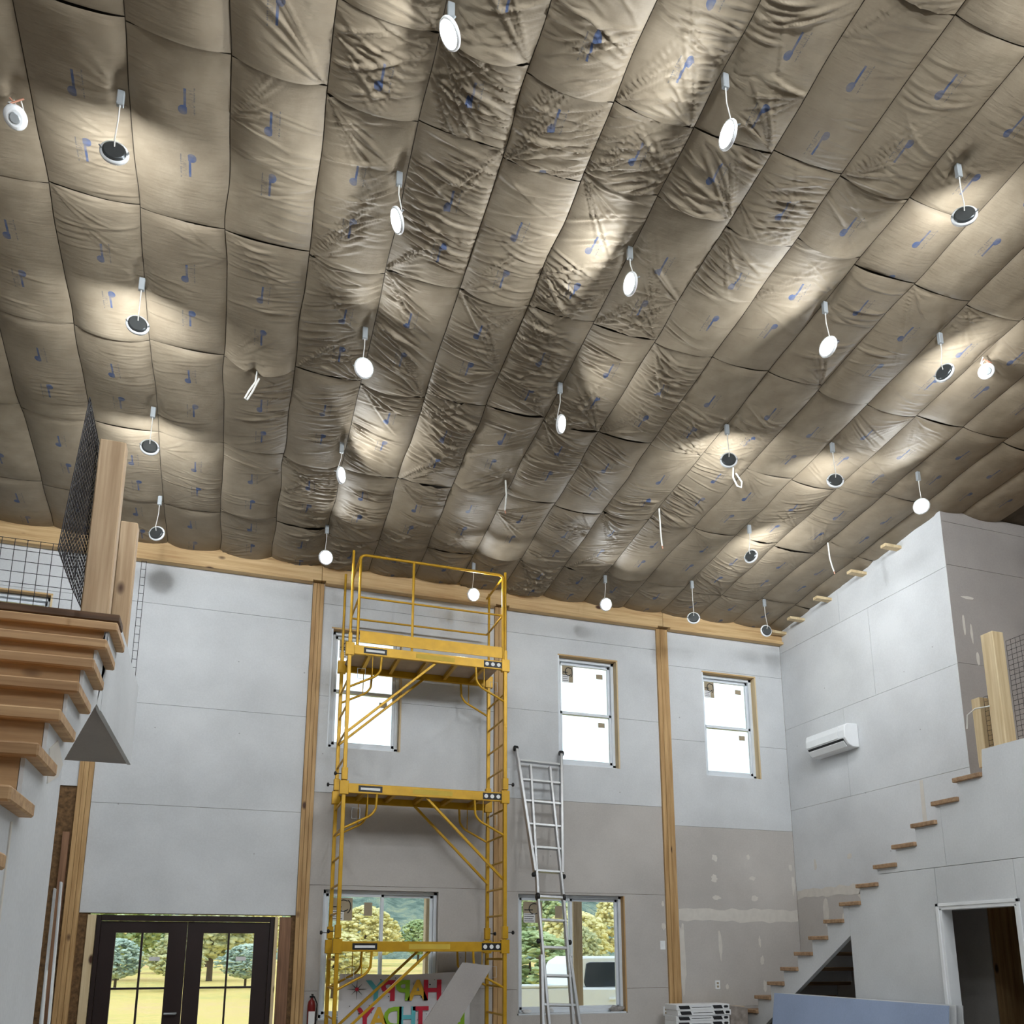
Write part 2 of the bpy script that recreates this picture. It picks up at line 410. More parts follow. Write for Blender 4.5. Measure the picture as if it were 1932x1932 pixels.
for k in range(-6, 15):
    if 1 <= k <= 8: ys = [10.33, 9.52, 8.29, 7.05, 5.84, 4.66, 4.12, 3.05, 1.85]
    elif k > 8: ys = [10.33, 9.58, 8.33, 7.15, 5.98, 4.74, 3.5, 2.3]
    else: ys = [10.33, 9.46, 8.24, 7.06, 5.84, 4.6, 3.4, 2.2]
    ys = [ys[0]] + [y + random.uniform(-0.05, 0.05) for y in ys[1:]]
    for j in range(len(ys)-1):
        amp = 0.3 if k < -1 else 0.45 if k < 0 else 0.75 if k < 1 else 1.15 if k <= 6 else 0.85 if k <= 8 else 0.55
        if k >= 6 and ys[j] < 4.9: amp *= 0.45
        amp *= random.uniform(0.6, 1.15)
        dr = DROOP.get((k, j), 0.0) or (random.uniform(0.02, 0.045) if random.random() < 0.3 else 0)
        batt(k, ys[j+1], ys[j], 1000+k*37+j*11, amp, dr)

# ------------------------------------------------------------------ far wall
UP = [(-3.0, -2.08), (1.09, 2.01), (4.17, 5.08), (6.44, 7.36)]
UZ = (4.13, 5.70)
LW = [(1.12, 2.56), (3.57, 5.09)]; LZ = (0.89, 2.41)
DOOR = (-1.37, 0.79, 0.0, 2.08)
holes = [(a, b, *UZ) for a, b in UP] + [(a, b, *LZ) for a, b in LW] + [DOOR]
m = MB()
for a, b, c, d in cells(-6.1, 12.1, 0, 7.2, holes): m.box(a, b, D+0.02, D+0.17, c, d)
wf = st(m.build('wall_far', FIBRE))
m = MB()
for a, b, c, d in cells(-6.1, 12.1, -0.4, 7.4, holes): m.box(a, b, D+0.17, D+0.19, c, d)
m.build('outer_sheathing', SIDING, wf)
def sheet(x0, x1, z0, z1, mat, g=0.002, parent=wf):
    mm = MB()
    for a, b, c, d in cells(x0+g, x1-g, z0+g, z1-g, holes): mm.box(a, b, D, D+0.0127, c, d)
    if mm.v: return mm.build('drywall_sheet', mat, parent)
POSTS = [(-1.61, -1.46), (0.83, 0.97), (3.25, 3.42), (5.70, 5.88)]
for x0, x1, rows in ((-6.1, -3.62, [3.47, 4.5, 5.73, 6.27]), (-3.62, -1.61, [3.47, 4.5, 5.73, 6.27]), (-1.46, 0.83, [2.08, 3.30, 4.49, 5.73, 6.27]),
                     (0.97, 3.25, [0.02, 1.22, 2.44, 3.56, 4.78, 6.0, 6.27]), (3.42, 5.70, [0.02, 1.2, 2.42, 3.63, 4.85, 5.93, 6.27]),
                     (5.88, 7.83, [0.02, 0.94, 2.16, 3.38, 4.62, 5.72, 6.27])):
    for z0, z1 in zip(rows, rows[1:]):
        mat = DWG if (x0 > 0 and z1 < 3.65) else DW
        sheet(x0, x1, z0, z1, mat)
# timber posts and the top beam with its ledger
for a, b in POSTS:
    for i in range(3):
        wd = (b-a)/3
        MB().box(a+i*wd+0.001, a+(i+1)*wd-0.001, D-0.03-0.004*(i == 1), D+0.10, 0.0, 6.25).build('post_ply', PINEZ, wf, 0.003)
for a, b in ((-6.1, -1.9), (-1.9, 0.93), (0.93, 3.34), (3.34, 5.79), (5.79, 7.83)):
    MB().box(a+0.002, b-0.002, D-0.075, D+0.1, 6.275, 6.60).build('top_beam', PINEX, wf, 0.004)
for a, b in ((-6.1, -1.62), (-1.45, 0.82), (0.98, 3.24), (3.43, 5.69), (5.89, 7.83)):
    MB().box(a, b, D-0.105, D-0.002, 6.235, 6.274).build('ledger_strip', PINEX, wf, 0.003)

# joint compound: dabs and taped band, thin raised blobs
def blob(cx, cz, rx, rz, face, parent, seed):
    r = random.Random(seed); n = 14; pts = []
    for i in range(n):
        t = 2*math.pi*i/n; q = r.uniform(0.7, 1.15); pts.append((cx+rx*q*math.cos(t), cz+rz*q*math.sin(t)))
    mm = MB()
    if face == 'far': mm.prism(pts, D-0.0015, D+0.003, 1)
    else: mm.prism(pts, XR-0.0015, XR+0.003, 0)
    return mm.build('joint_compound', MUD, parent)
def band(x0, x1, z, h, face, parent, seed):
    r = random.Random(seed); n = 16
    top = [(x0+(x1-x0)*i/n, z+h/2+r.uniform(-0.02, 0.02)) for i in range(n+1)]
    bot = [(x0+(x1-x0)*i/n, z-h/2+r.uniform(-0.02, 0.02)) for i in range(n, -1, -1)]
    mm = MB()
    if face == 'far': mm.prism(top+bot, D-0.0015, D+0.003, 1)
    else: mm.prism(top+bot, XR-0.0015, XR+0.003, 0)
    return mm.build('joint_compound', MUD, parent)
band(5.90, 7.82, 2.16, 0.17, 'far', wf, 3)
for i, (x, z, rx, rz) in enumerate([(6.5,2.95,.05,.05),(7.05,2.98,.03,.04),(6.48,2.66,.05,.06),(7.1,2.68,.05,.03),(6.5,2.4,.07,.03),(7.12,2.4,.06,.04),(6.52,1.75,.03,.2),(7.16,1.8,.02,.08),(7.18,1.55,.035,.06),(7.2,1.2,.03,.08),(6.6,1.2,.025,.04),(7.75,2.85,.03,.05),(7.78,2.6,.03,.14),(5.93,1.6,.05,.5),(5.66,2.0,.03,.05),(5.66,2.3,.02,.04)]):
    blob(x, z, rx, rz, 'far', wf, 50+i)

# upper double-hung windows
def window_up(n, x0, x1, labels):
    z0, z1 = UZ; win = st(thing('window_%d' % n, ((x0+x1)/2, D, z0)))
    y0, y1 = D, D+0.17
    for nm, b in (('head_jamb', (x0, x1, y0, y1, z1-0.022, z1)), ('side_jamb', (x1-0.022, x1, y0, y1, z0, z1-0.022)), ('side_jamb', (x0, x0+0.022, y0, y1, z0, z1-0.022)), ('sill', (x0, x1, y0+0.06, y1, z0, z0+0.02))):
        MB().box(*b).build(nm, PINEX if nm in ('head_jamb',) else (WHT if nm == 'sill' else (PALEZ if b[1] == x1 else VIN)), win, 0.002)
    a, b, c, d = x0+0.022, x1-0.022, z0+0.02, z1-0.022; mid = (c+d)/2-0.02
    m = MB(); yf = D+0.095
    m.box(a, a+0.045, yf, yf+0.075, c, d).box(b-0.045, b, yf, yf+0.09, c, d).box(a, b, yf, yf+0.09, c, c+0.04).box(a, b, yf, yf+0.09, d-0.045, d)
    m.build('vinyl_frame', VIN, win, 0.003)
    for (s0, s1, yy) in ((c+0.04, mid+0.02, yf+0.012), (mid-0.02, d-0.045, yf+0.045)):
        p, q = a+0.045, b-0.045; m = MB()
        m.box(p, p+0.035, yy, yy+0.03, s0, s1).box(q-0.035, q, yy, yy+0.03, s0, s1).box(p, q, yy, yy+0.03, s0, s0+0.04).box(p, q, yy, yy+0.03, s1-0.04, s1)
        sa = m.build('sash', VIN, win, 0.002)
        MB().box(p+0.03, q-0.03, yy+0.012, yy+0.016, s0+0.03, s1-0.03).build('pane', GLASS, sa)
        MB().box(q-0.20, q-0.10, yy+0.008, yy+0.011, s1-0.19, s1-0.12).build('sticker', TAN, sa)
    if labels:
        lx, lz = a+0.10, d-0.33; yy = yf+0.05
        big_label(win, lx, lz, yy, 0.165, 0.24)
    return win
def big_label(win, lx, lz, yy, w, h):
    lb = MB().box(lx, lx+w, yy, yy+0.002, lz, lz+h).build('label_sheet', TAN, win)
    MB().box(lx+0.004, lx+w*0.62, yy-0.001, yy, lz+0.004, lz+h*0.45).build('label_print', PAPER, lb)
    pts = [(lx+w*0.58+0.28*w*math.cos(t), yy-0.001, lz+h*0.66+0.25*h*math.sin(t)) for t in [0.9+i*0.36 for i in range(14)]]
    pts2 = [(lx+w*0.70+0.22*w*math.cos(t), yy-0.001, lz+h*0.62+0.3*h*math.sin(t)) for t in [-1.2+i*0.3 for i in range(9)]]
    m = MB().tube(pts, 0.0065, 5).tube(pts2, 0.006, 5)
    m.box(lx+0.012, lx+w*0.5, yy-0.002, yy-0.001, lz+h*0.58, lz+h*0.63)
    for i in range(4): m.box(lx+0.012, lx+w*(0.55-0.06*(i % 2)), yy-0.003, yy-0.002, lz+0.02+i*0.028, lz+0.027+i*0.028)
    m.build('label_print', INK, lb)
for i, (a, b) in enumerate(UP): window_up(i+1, a, b, True)

# lower sliding windows
def window_low(n, x0, x1):
    z0, z1 = LZ; win = st(thing('window_%d' % n, ((x0+x1)/2, D, z0)))
    for nm, b in (('head_jamb', (x0, x1, D, D+0.17, z1-0.02, z1)), ('side_jamb', (x1-0.02, x1, D, D+0.17, z0, z1-0.02)), ('side_jamb', (x0, x0+0.02, D, D+0.17, z0, z1-0.02)), ('sill', (x0, x1, D, D+0.17, z0-0.0, z0+0.02))):
        MB().box(*b).build(nm, PINEZ if (nm == 'side_jamb' and b[1] == x1 and n == 6) else (VIN if nm == 'sill' else DWG), win, 0.002)
    a, b, c, d = x0+0.02, x1-0.02, z0+0.02, z1-0.02; yf = D+0.08
    m = MB()
    m.box(a, a+0.04, yf, yf+0.085, c, d).box(b-0.04, b, yf, yf+0.085, c, d).box(a, b, yf, yf+0.085, c, c+0.04).box(a, b, yf, yf+0.085, d-0.04, d)
    m.build('vinyl_frame', VIN, win, 0.003); mid = (a+b)/2+0.02
    for p, q, yy in ((a+0.04, mid+0.02, yf+0.012), (mid-0.02, b-0.04, yf+0.045)):
        m = MB(); s0, s1 = c+0.04, d-0.04
        m.box(p, p+0.035, yy, yy+0.03, s0, s1).box(q-0.035, q, yy, yy+0.03, s0, s1).box(p, q, yy, yy+0.03, s0, s0+0.035).box(p, q, yy, yy+0.03, s1-0.035, s1)
        sa = m.build('sash', VIN, win, 0.002)
        MB().box(p+0.03, q-0.03, yy+0.012, yy+0.016, s0+0.03, s1-0.03).build('pane', GLASS, sa)
    MB().box(mid-0.22, mid-0.12, yf+0.018, yf+0.021, d-0.30, d-0.14).build('sticker', TAN, win)
    big_label(win, a+0.10, d-0.36, yf+0.015, 0.26, 0.27)
    return win
for i, (a, b) in enumerate(LW): window_low(5+i, a, b)

# double door with divided lights
dr = st(thing('door_1', (-0.345, D+0.06, 0)))
MB().box(-1.37, -1.285, D-0.01, D+0.15, 0, 2.06).build('trimmer_stud', PALEZ, dr, 0.003)
MB().box(0.60, 0.635, D-0.01, D+0.15, 0, 2.06).build('trimmer_stud', PALEZ, dr, 0.003)
MB().box(0.66, 0.79, D+0.03, D+0.15, 0, 2.06).build('trimmer_stud', RUSTZ, dr, 0.003)
m = MB().box(-1.28, -1.235, D+0.02, D+0.14, 0, 2.06).box(0.55, 0.595, D+0.02, D+0.14, 0, 2.06).box(-1.235, 0.55, D+0.02, D+0.14, 2.0, 2.06)
m.build('door_frame', DOORM, dr, 0.003)
for x0, x1, g0, g1 in ((-1.233, -0.347, -1.08, -0.54), (-0.343, 0.548, -0.17, 0.38)):
    m = MB(); z0, z1 = 0.01, 1.995; gz0, gz1 = 0.28, 1.87
    for a, b, c, d in cells(x0, x1, z0, z1, [(g0, g1, gz0, gz1)]): m.box(a, b, D+0.05, D+0.095, c, d)
    lf = m.build('door_leaf', DOORM, dr)
    mm = MB().box((g0+g1)/2-0.011, (g0+g1)/2+0.011, D+0.055, D+0.09, gz0, gz1)
    for z in (1.27, 0.74): mm.box(g0, g1, D+0.056, D+0.089, z-0.011, z+0.011)
    mm.build('muntin', DOORM, lf)
    xs = [g0, (g0+g1)/2, g1]; zs = [gz0, 0.74, 1.27, gz1]
    for i in range(2):
        for j in range(3): MB().box(xs[i]+0.002, xs[i+1]-0.002, D+0.07, D+0.075, zs[j]+0.002, zs[j+1]-0.002).build('pane', GLASS, lf)
    MB().box((g0+g1)/2+0.09, (g0+g1)/2+0.20, D+0.066, D+0.069, 1.565, 1.61).build('sticker', PAPER, lf)
MB().tube([(-0.40, D+0.05, 1.0), (-0.40, D+0.0, 1.0), (-0.52, D+0.0, 1.0)], 0.012, 8).build('door_handle', GALV, dr)

# ------------------------------------------------------------------ right wall
wr = st(MB().prism([(7.16, 0), (10.36, 0), (10.36, roof(10.36)-0.02), (7.16, roof(7.16)-0.02)], XR+0.013, XR+0.12, 0).build('wall_right', PINEZ))
def rs(y0, y1, z0, z1, mat=DW):
    y0 += 0.002; y1 -= 0.002; z0 += 0.002; z1 -= 0.002
    pts = [(y0, z0), (y1, z0), (y1, min(z1, roof(y1)-0.03)), (y0, min(z1, roof(y0)-0.03))]
    MB().prism(pts, XR, XR+0.0127, 0).build('drywall_sheet', mat, wr)
rs(7.15, 9.0, 6.112, 7.2); rs(9.0, D, 6.112, 7.2)
rs(7.15, 8.46, 4.907, 6.112); rs(8.46, D, 4.907, 6.112)
rs(7.15, 9.08, 3.687, 4.907); rs(9.08, D, 3.687, 4.907)
rs(7.15, 7.86, 2.44, 3.687); rs(7.86, D, 2.44, 3.687)
rs(7.15, 8.6, 0.0, 2.44, DWG); rs(8.6, D, 0.0, 2.44, DWG)
MB().prism([(7.83, 3.0), (7.90, 3.0), (7.885, 3.67), (7.835, 3.67)], XR-0.0015, XR+0.003, 0).build('joint_compound', MUD, wr)
band(8.9, 10.34, 2.47, 0.12, 'right', wr, 9)
for i, (y, z, ry, rz) in enumerate([(9.9,2.85,.03,.09),(9.2,2.9,.05,.04),(9.75,2.2,.06,.18),(9.0,2.38,.09,.08),(9.4,2.1,.04,.08)]):
    blob(y, z, ry, rz, 'right', wr, 90+i)
# rafter ends resting on the right wall
for i, y in enumerate((7.83, 8.46, 9.16, 9.76, 10.2)):
    MB().box(7.58, 7.86, y-0.045, y+0.045, roof(y)-0.14, roof(y)-0.10).build('blocking_end', PALEZ, wr, 0.003)
# loft end wall, facing the camera
wl = st(MB().box(XR+0.013, 12.1, 7.165, 7.28, 0, roof(7.2)-0.02).build('wall_right_loft', PINEZ))
for x0, x1 in ((XR, 10.27), (10.27, 12.0)):
    for z0, z1 in ((3.5, 4.92), (4.92, 6.14), (6.14, 6.70), (6.70, 6.86)):
        MB().box(x0+0.002, x1-0.002, 7.15, 7.163, z0+0.002, z1-0.002).build('drywall_sheet', SOF, wl)
def blobw(cx, cz, rx, rz, seed):
    r = random.Random(seed); pts = [(cx+rx*r.uniform(.7,1.1)*math.cos(t*.5), cz+rz*r.uniform(.7,1.1)*math.sin(t*.5)) for t in range(12)]
    MB().prism(pts, 7.1485, 7.152, 1).build('joint_compound', MUD, wl)
for i, q in enumerate([(8.1,5.75,.1,.02),(8.0,5.4,.02,.15),(8.1,5.3,.02,.12),(8.15,5.0,.03,.1)]): blobw(*q, 120+i)

# ------------------------------------------------------------------ right stair wall (X = 6.8) with zigzag top, door and triangular cut-out
RZ = lambda k: 1.64+0.1867*(k-9)
RY = lambda k: 8.76-0.298*(k-9)
ws = st(MB().box(6.86, 6.9, -5.0, 5.80, 0, 3.4).build('wall_right_stair', PINEZ))
def ss(pts, mat=DW): return MB().prism(pts, 6.8, 6.86, 0).build('drywall_sheet', mat, ws)
def zig(y_hi, y_lo, zmin=-9):    # stepped line from far (y_hi) to near (y_lo)
    out = []
    for k in range(4, 19):
        a, b = RY(k-1), RY(k)       # under tread k: from a (far) to b (near)
        z = RZ(k)-0.0225
        if a <= y_lo or b >= y_hi: continue
        out += [(min(a, y_hi), max(z, zmin)), (max(b, y_lo), max(z, zmin))]
    return out
ss(zig(10.35, 8.08) + [(8.08, 1.844), (10.35, 0.40)])
ss([(8.076, 0.0)] + zig(8.076, 7.57) + [(7.57, 2.492), (6.777, 2.492), (6.777, 0.0)])
ss([(6.773, 2.118), (6.773, 2.492), (5.862, 2.492), (5.862, 2.118)])
ss([(5.858, 0.0), (5.858, 2.492), (3.4, 2.492), (3.4, 0.0)])
ss([(3.396, 0.0), (3.396, 2.492), (-5.0, 2.492), (-5.0, 0.0)])
ss(zig(7.568, 6.62, 2.497) + [(6.62, 2.497), (7.568, 2.497)])
ss(zig(6.617, 6.05, 2.497) + [(6.05, 3.56), (3.2, 3.56), (3.2, 2.497), (6.617, 2.497)])
ss([(3.196, 2.497), (3.196, 3.56), (-5.0, 3.56), (-5.0, 2.497)])
# loft slab and the dark room below it
st(MB().box(6.9, 12.0, -5.0, 6.05, 3.22, 3.5).build('loft_floor_right', PINEX))
st(MB().box(7.9, 12.0, 6.05, 7.15, 3.22, 3.5).build('loft_floor_right_rear', PINEX))
d2 = st(thing('door_2', (6.8, 6.32, 0)))
m = MB().box(6.795, 6.93, 6.735, 6.775, 0, 2.085).box(6.795, 6.93, 5.862, 5.902, 0, 2.085).box(6.795, 6.93, 5.862, 6.775, 2.07, 2.115)
m.build('door_jamb', WHT, d2, 0.003)
m = MB().box(6.785, 6.80, 6.765, 6.80, 0, 2.135).box(6.785, 6.80, 5.84, 5.872, 0, 2.135).box(6.785, 6.80, 5.84, 6.80, 2.105, 2.135)
m.build('door_casing', WHT, d2, 0.002)
for i, (x, y) in enumerate(((8.2, 6.9), (8.55, 7.05), (9.4, 6.6))):
    tag(MB().box(x, x+0.04, y, y+0.09, 0, 3.22).build('wall_stud', RUSTZ, None, 0.003), ['bare wall stud just inside the dark right doorway', 'second bare stud deep inside the dark right doorway', 'bare stud furthest right inside the dark doorway'][i], 'stud', 'studs in the dark room')
# right stair
sr = thing('staircase', (7.3, 8.2, 0), 'right wooden staircase climbing along the white wall beside the air conditioner', 'stairs')
for k in range(5, 19):
    z, y = RZ(k), RY(k)
    MB().box(6.765, XR-0.005, y, min(y+0.33, D-0.01), z-0.0225, z+0.0225).build('tread', STAIR2, sr, 0.006)
    MB().box(6.87, XR-0.005, y-0.02, y-0.001, z+0.0225, z+0.1867-0.0225).build('riser', WHT, sr)
# loft rail, right
def lumber(name, x, y, z0, z1, sx, sy, mat, label, cat='post', group=None):
    o = MB().box(x-sx/2, x+sx/2, y-sy/2, y+sy/2, z0, z1).build(name, mat, None, 0.006)
    return tag(o, label, cat, group)
lumber('rail_post', 6.97, 5.93, 3.5, 4.71, 0.14, 0.14, PALEZ, 'tall pale rail post on the right loft edge')
lumber('rail_post', 7.12, 6.28, 3.45, 4.16, 0.14, 0.10, PALEZ, 'short pale post behind the tall one on right loft')
tag(MB().tube([(6.89, 5.98, 3.98), (6.86, 6.12, 3.99), (6.86, 6.22, 3.95), (6.87, 6.25, 3.82)], 0.007, 6).build('string', CABLE), 'frayed white string tied round the tall right loft post', 'string')

def mesh_panel(name, label, pts_fn, nu, nv, r=0.0022):
    # welded wire panel: pts_fn(a, b) -> world point, a, b in 0..1
    m = MB(); rnd = random.Random(label)
    for i in range(nu+1):
        a = i/nu; m.tube([pts_fn(a, t) for t in (0, 0.25, 0.5, 0.75, 1)], r, 4)
    for j in range(nv+1):
        b = j/nv; m.tube([pts_fn(t, b) for t in (0, 0.25, 0.5, 0.75, 1)], r, 4)
    return tag(m.build(name, WIRE), label, 'wire mesh')
mesh_panel('wire_panel', 'square wire mesh panel on the right loft railing', lambda a, b: (7.06+0.01*math.sin(a*9), 5.86-2.4*a, 3.56+1.06*b), 48, 21)
mesh_panel('wire_panel', 'narrow wire mesh strip between the two right loft posts', lambda a, b: (7.10, 6.22-0.24*a, 3.56+0.60*b), 5, 12)

# ------------------------------------------------------------------ left stair and loft
LZc = lambda j: 3.21-0.1867*j
LY = lambda j: 4.31-0.281*j
XL = -0.612
wls = st(thing('wall_left_stair', (XL, 2, 0)))
pts = [(-0.5, 0.0), (3.55, 0.0), (3.55, 2.37), (4.2, 2.785), (4.33, 2.785)]
zz = []
for j in range(0, 17):
    zb = LZc(j)-0.0225; yf = LY(j)+0.035
    zz += [(LY(j-1)+0.035 if j else 4.33, zb), (yf, zb)]
zz += [(LY(16)+0.035, 0.0)]
zz = [p for p in zz if p[0] > -0.5]
poly = [p for p in pts if p[0] > zz[-1][0]] + zz
MB().prism(poly, XL-0.013, XL, 0).build('drywall_sheet', DW, wls)
MB().prism([(4.334, 2.79), (5.80, 2.83), (5.80, 3.35), (4.60, 3.37), (4.60, 3.19), (4.334, 3.19)], XL-0.02, XL+0.002, 0).build('loft_fascia', DW, wls)
MB().box(XL-0.002, XL+0.004, 2.845, 2.86, 0.0, 2.04).build('corner_bead', MUD, wls)
MB().prism([(3.30, 2.24), (3.48, 2.30), (3.54, 2.36), (3.40, 2.42), (3.27, 2.36)], XL, XL+0.003, 0).build('joint_compound', MUD, wls)
lf = st(MB().box(-6.0, XL-0.10, 4.62, 5.80, 2.86, 3.33).build('loft_floor_left', PINEX))
MB().box(-6.0, XL-0.005, 4.2, 5.80, 2.835, 2.858).build('soffit', SOF, lf)
sl = thing('staircase', (-1.1, 2.2, 0), 'left wooden staircase rising to the loft behind wire mesh', 'stairs')
for j in range(0, 17):
    z, y = LZc(j), LY(j)
    MB().box(-1.75, XL+0.04, y, y+0.33, z-0.0225, z+0.0225).build('tread', STAIRX, sl, 0.006)
    MB().box(-1.75, XL-0.015, y+0.036, y+0.055, z-0.1867+0.0225, z-0.0225).build('riser', STAIRX, sl)
MB().box(-1.75, XL-0.004, 4.60, 4.62, LZc(0)+0.0225, 3.30).build('riser', DARKWX, sl)
tag(MB().box(-2.6, XL+0.02, 4.50, 4.66, 3.305, 3.345).build('nosing_board', DARKWX, None, 0.004), 'dark weathered board along the left loft edge above stairs', 'board')
lumber('rail_post', -0.72, 4.60, 3.345, 4.35, 0.13, 0.09, POSTZ, 'tall rail post with knots at the head of left stairs')
lumber('rail_post', -0.74, 5.66, 3.33, 4.41, 0.105, 0.10, POSTZ, 'shorter looking post behind tall one on the left loft')
mesh_panel('wire_panel', 'dark wire mesh panel seen edge on beside left stair post', lambda a, b: (-0.795-0.008*math.sin(a*7), 4.23-0.29*(1-b)*(1-a)+1.52*a, 3.41+0.96*b), 50, 26, 0.0026)
mesh_panel('wire_panel', 'open grid wire panel across the left loft before drywall', lambda a, b: (-1.05-1.9*a, 5.78, 3.36+0.90*b), 26, 12)
mesh_panel('wire_panel', 'thin wire panel end beside the second left loft post', lambda a, b: (-0.665+0.03*a, 5.80, 3.25+0.98*b), 1, 17, 0.0018)
# bits behind the left stair wall
tag(MB().box(-1.70, -1.63, D-0.05, D+0.012, 0, 2.95).build('stud', RUSTZ, None, 0.003), 'reddish stud standing left of the corner timber post', 'stud')
tag(MB().bar((-1.88, 9.75, 0.0), (-1.80, 10.2, 2.75), 0.09, 0.02, (1,0,0)).build('stud', PALEZ, None, 0.003), 'pale board leaning beside the corner timber post', 'board')
for i, (a, b) in enumerate((((-0.93, 6.05, 0), (-0.985, 6.12, 2.10)), ((-1.00, 6.08, 0), (-1.02, 6.14, 2.06)), ((-0.96, 6.0, 0), (-1.0, 6.04, 1.55)))):
    tag(MB().bar(a, b, 0.045, 0.012, (1,0,0)).build('trim_strip', WHT, None, 0.002), ('tallest', 'leftmost', 'shortest')[i] + ' thin white trim strip leaning behind the left stair wall', 'trim strip', 'leaning white trim strips')

# ------------------------------------------------------------------ ceiling downlights hanging by their cables
LIGHTS = [
 ((0.94,3.92),(7.01),(-0.72,0.10,-0.69),'lit downlight nearest the top edge of the picture'),
 ((2.74,3.77),(6.77),(-0.95,-0.05,-0.12),'lit downlight hanging at upper right near the big gathered seam'),
 ((0.85,5.02),(6.70),(-0.89,0.0,-0.46),'lit downlight, second down in the left lit row'),
 ((2.70,5.08),(6.76),(-0.95,-0.1,-0.2),'lit downlight, second down in the middle row'),
 ((0.84,6.44),(6.54),(0.24,-0.91,-0.32),'round lit downlight facing us, third down in left lit row'),
 ((4.54,5.07),(6.66),(-0.90,-0.2,-0.10),'lit downlight alone in the right half of the ceiling'),
 ((2.70,6.56),(6.49),(0.70,-0.65,-0.31),'lit downlight, third down in the middle row'),
 ((0.85,7.95),(6.40),(0.83,-0.54,-0.11),'slim lit downlight, fourth down in the left lit row'),
 ((0.88,9.41),(6.18),(0.28,-0.89,-0.37),'lit downlight left of the scaffold guard rail by the beam'),
 ((2.77,9.72),(6.11),(0.20,-0.91,-0.35),'lit downlight right inside the scaffold guard rail'),
 ((4.55,9.57),(6.16),(0.05,-0.93,-0.37),'lit downlight before the beam between scaffold and second post'),
 ((7.05,6.67),(6.49),(-0.80,-0.50,-0.33),'lit downlight beside the top corner of the right wall'),
 ((-0.97,5.02),(6.63),(-0.03,0.99,-0.05),'dark-backed downlight highest on the left, turned away'),
 ((-0.94,6.46),(6.51),(-0.12,0.99,-0.05),'white-rimmed downlight turned away, second on the left side'),
 ((-0.94,7.94),(6.34),(-0.05,0.98,-0.12),'white-rimmed downlight turned away just right of tall rail post'),
 ((-0.95,9.35),(6.15),(0.32,0.94,-0.05),'small downlight turned away above the left beam end'),
 ((4.70,3.79),(6.81),(0.63,0.76,-0.10),'large downlight turned away near the right picture edge'),
 ((5.77,5.05),(6.70),(0.90,0.30,-0.10),'tilted downlight turned away beside the white smoke alarm'),
 ((4.55,6.61),(6.52),(0.40,0.91,-0.06),'downlight turned away above the hanging wire loop on right'),
 ((5.79,6.54),(6.49),(0.42,0.89,-0.12),'downlight turned away left of the lit one by right wall'),
 ((5.78,8.06),(6.34),(0.85,0.45,-0.06),'tilted downlight turned away above the second right window'),
 ((5.76,9.39),(6.06),(0.38,0.90,-0.12),'tiny downlight turned away above the right timber post'),
 ((7.03,9.56),(6.10),(0.08,1.0,0.01),'tiny downlight turned away before the right beam end'),
]
OFF = ('small downlight turned away above the left beam end', 'tiny downlight turned away above the right timber post', 'tiny downlight turned away before the right beam end')
for ri, yy in enumerate((2.35, 0.9, -0.6, -2.1, -3.6)):  # unseen rows added behind the camera to light the lower walls
    for ci, xx in enumerate((-0.95, 0.85, 2.72, 4.55, 5.78)):
        LIGHTS.append(((xx, yy), roof(yy)-0.44, (0.2*(-1)**ci, 0.82, -0.5), 'added unseen fill downlight over the viewer, %s row back, %s across' % (('first', 'second', 'third', 'fourth', 'fifth')[ri], ('leftmost', 'second', 'third', 'fourth', 'rightmost')[ci])))
for (x, y), z, n, lab in LIGHTS:
    n = Vector(n).normalized(); top = roof(y)-0.075
    L = thing('pendant_downlight', (x, y, z), lab, 'downlight', 'ceiling downlights hanging by their cables')
    c = Vector((x, y, z))
    MB().lathe(c, n, [(0.060, -0.020), (0.070, -0.014), (0.072, -0.004)], 24).build('back_plate', GREY, L)
    ring = [(0.070, -0.006), (0.086, -0.004), (0.088, 0.004), (0.084, 0.016), (0.077, 0.019), (0.070, 0.016), (0.068, 0.0)]
    MB().lathe(c, n, ring, 28, False).build('trim_ring', WHT, L)
    a = Vector((0,0,1)) if abs(n.z) < 0.9 else Vector((1,0,0)); sx = n.cross(a).normalized(); sy_ = n.cross(sx)
    MB().add([c + n*0.002 + (sx*math.cos(t*math.pi/8)+sy_*math.sin(t*math.pi/8))*0.069 for t in range(16)], [tuple(range(16))]).build('lens', LENS_OFF if lab in OFF else LENS, L)
    for s in (-1, 1):
        p = c + sx*(s*0.074) - n*0.006
        MB().bar(p, p - n*0.022 + sx*(s*0.012), 0.010, 0.003).build('spring_clip', GALV, L)
    upd = (Vector((0,0,1)) - n*n.z); upd = upd.normalized() if upd.length > 0.1 else sx
    e = c - n*0.022 + upd*0.02
    MB().tube([e, e - n*0.02 + Vector((0,0,0.04)), Vector((x, y, (z+top)/2+0.05)), Vector((x, y, top-0.02))], 0.0045, 6).build('cable', CABLE, L)
    MB().box(x-0.022, x+0.022, y-0.016, y+0.016, top-0.04, top+0.07).build('junction_box', GALV, L, 0.004)

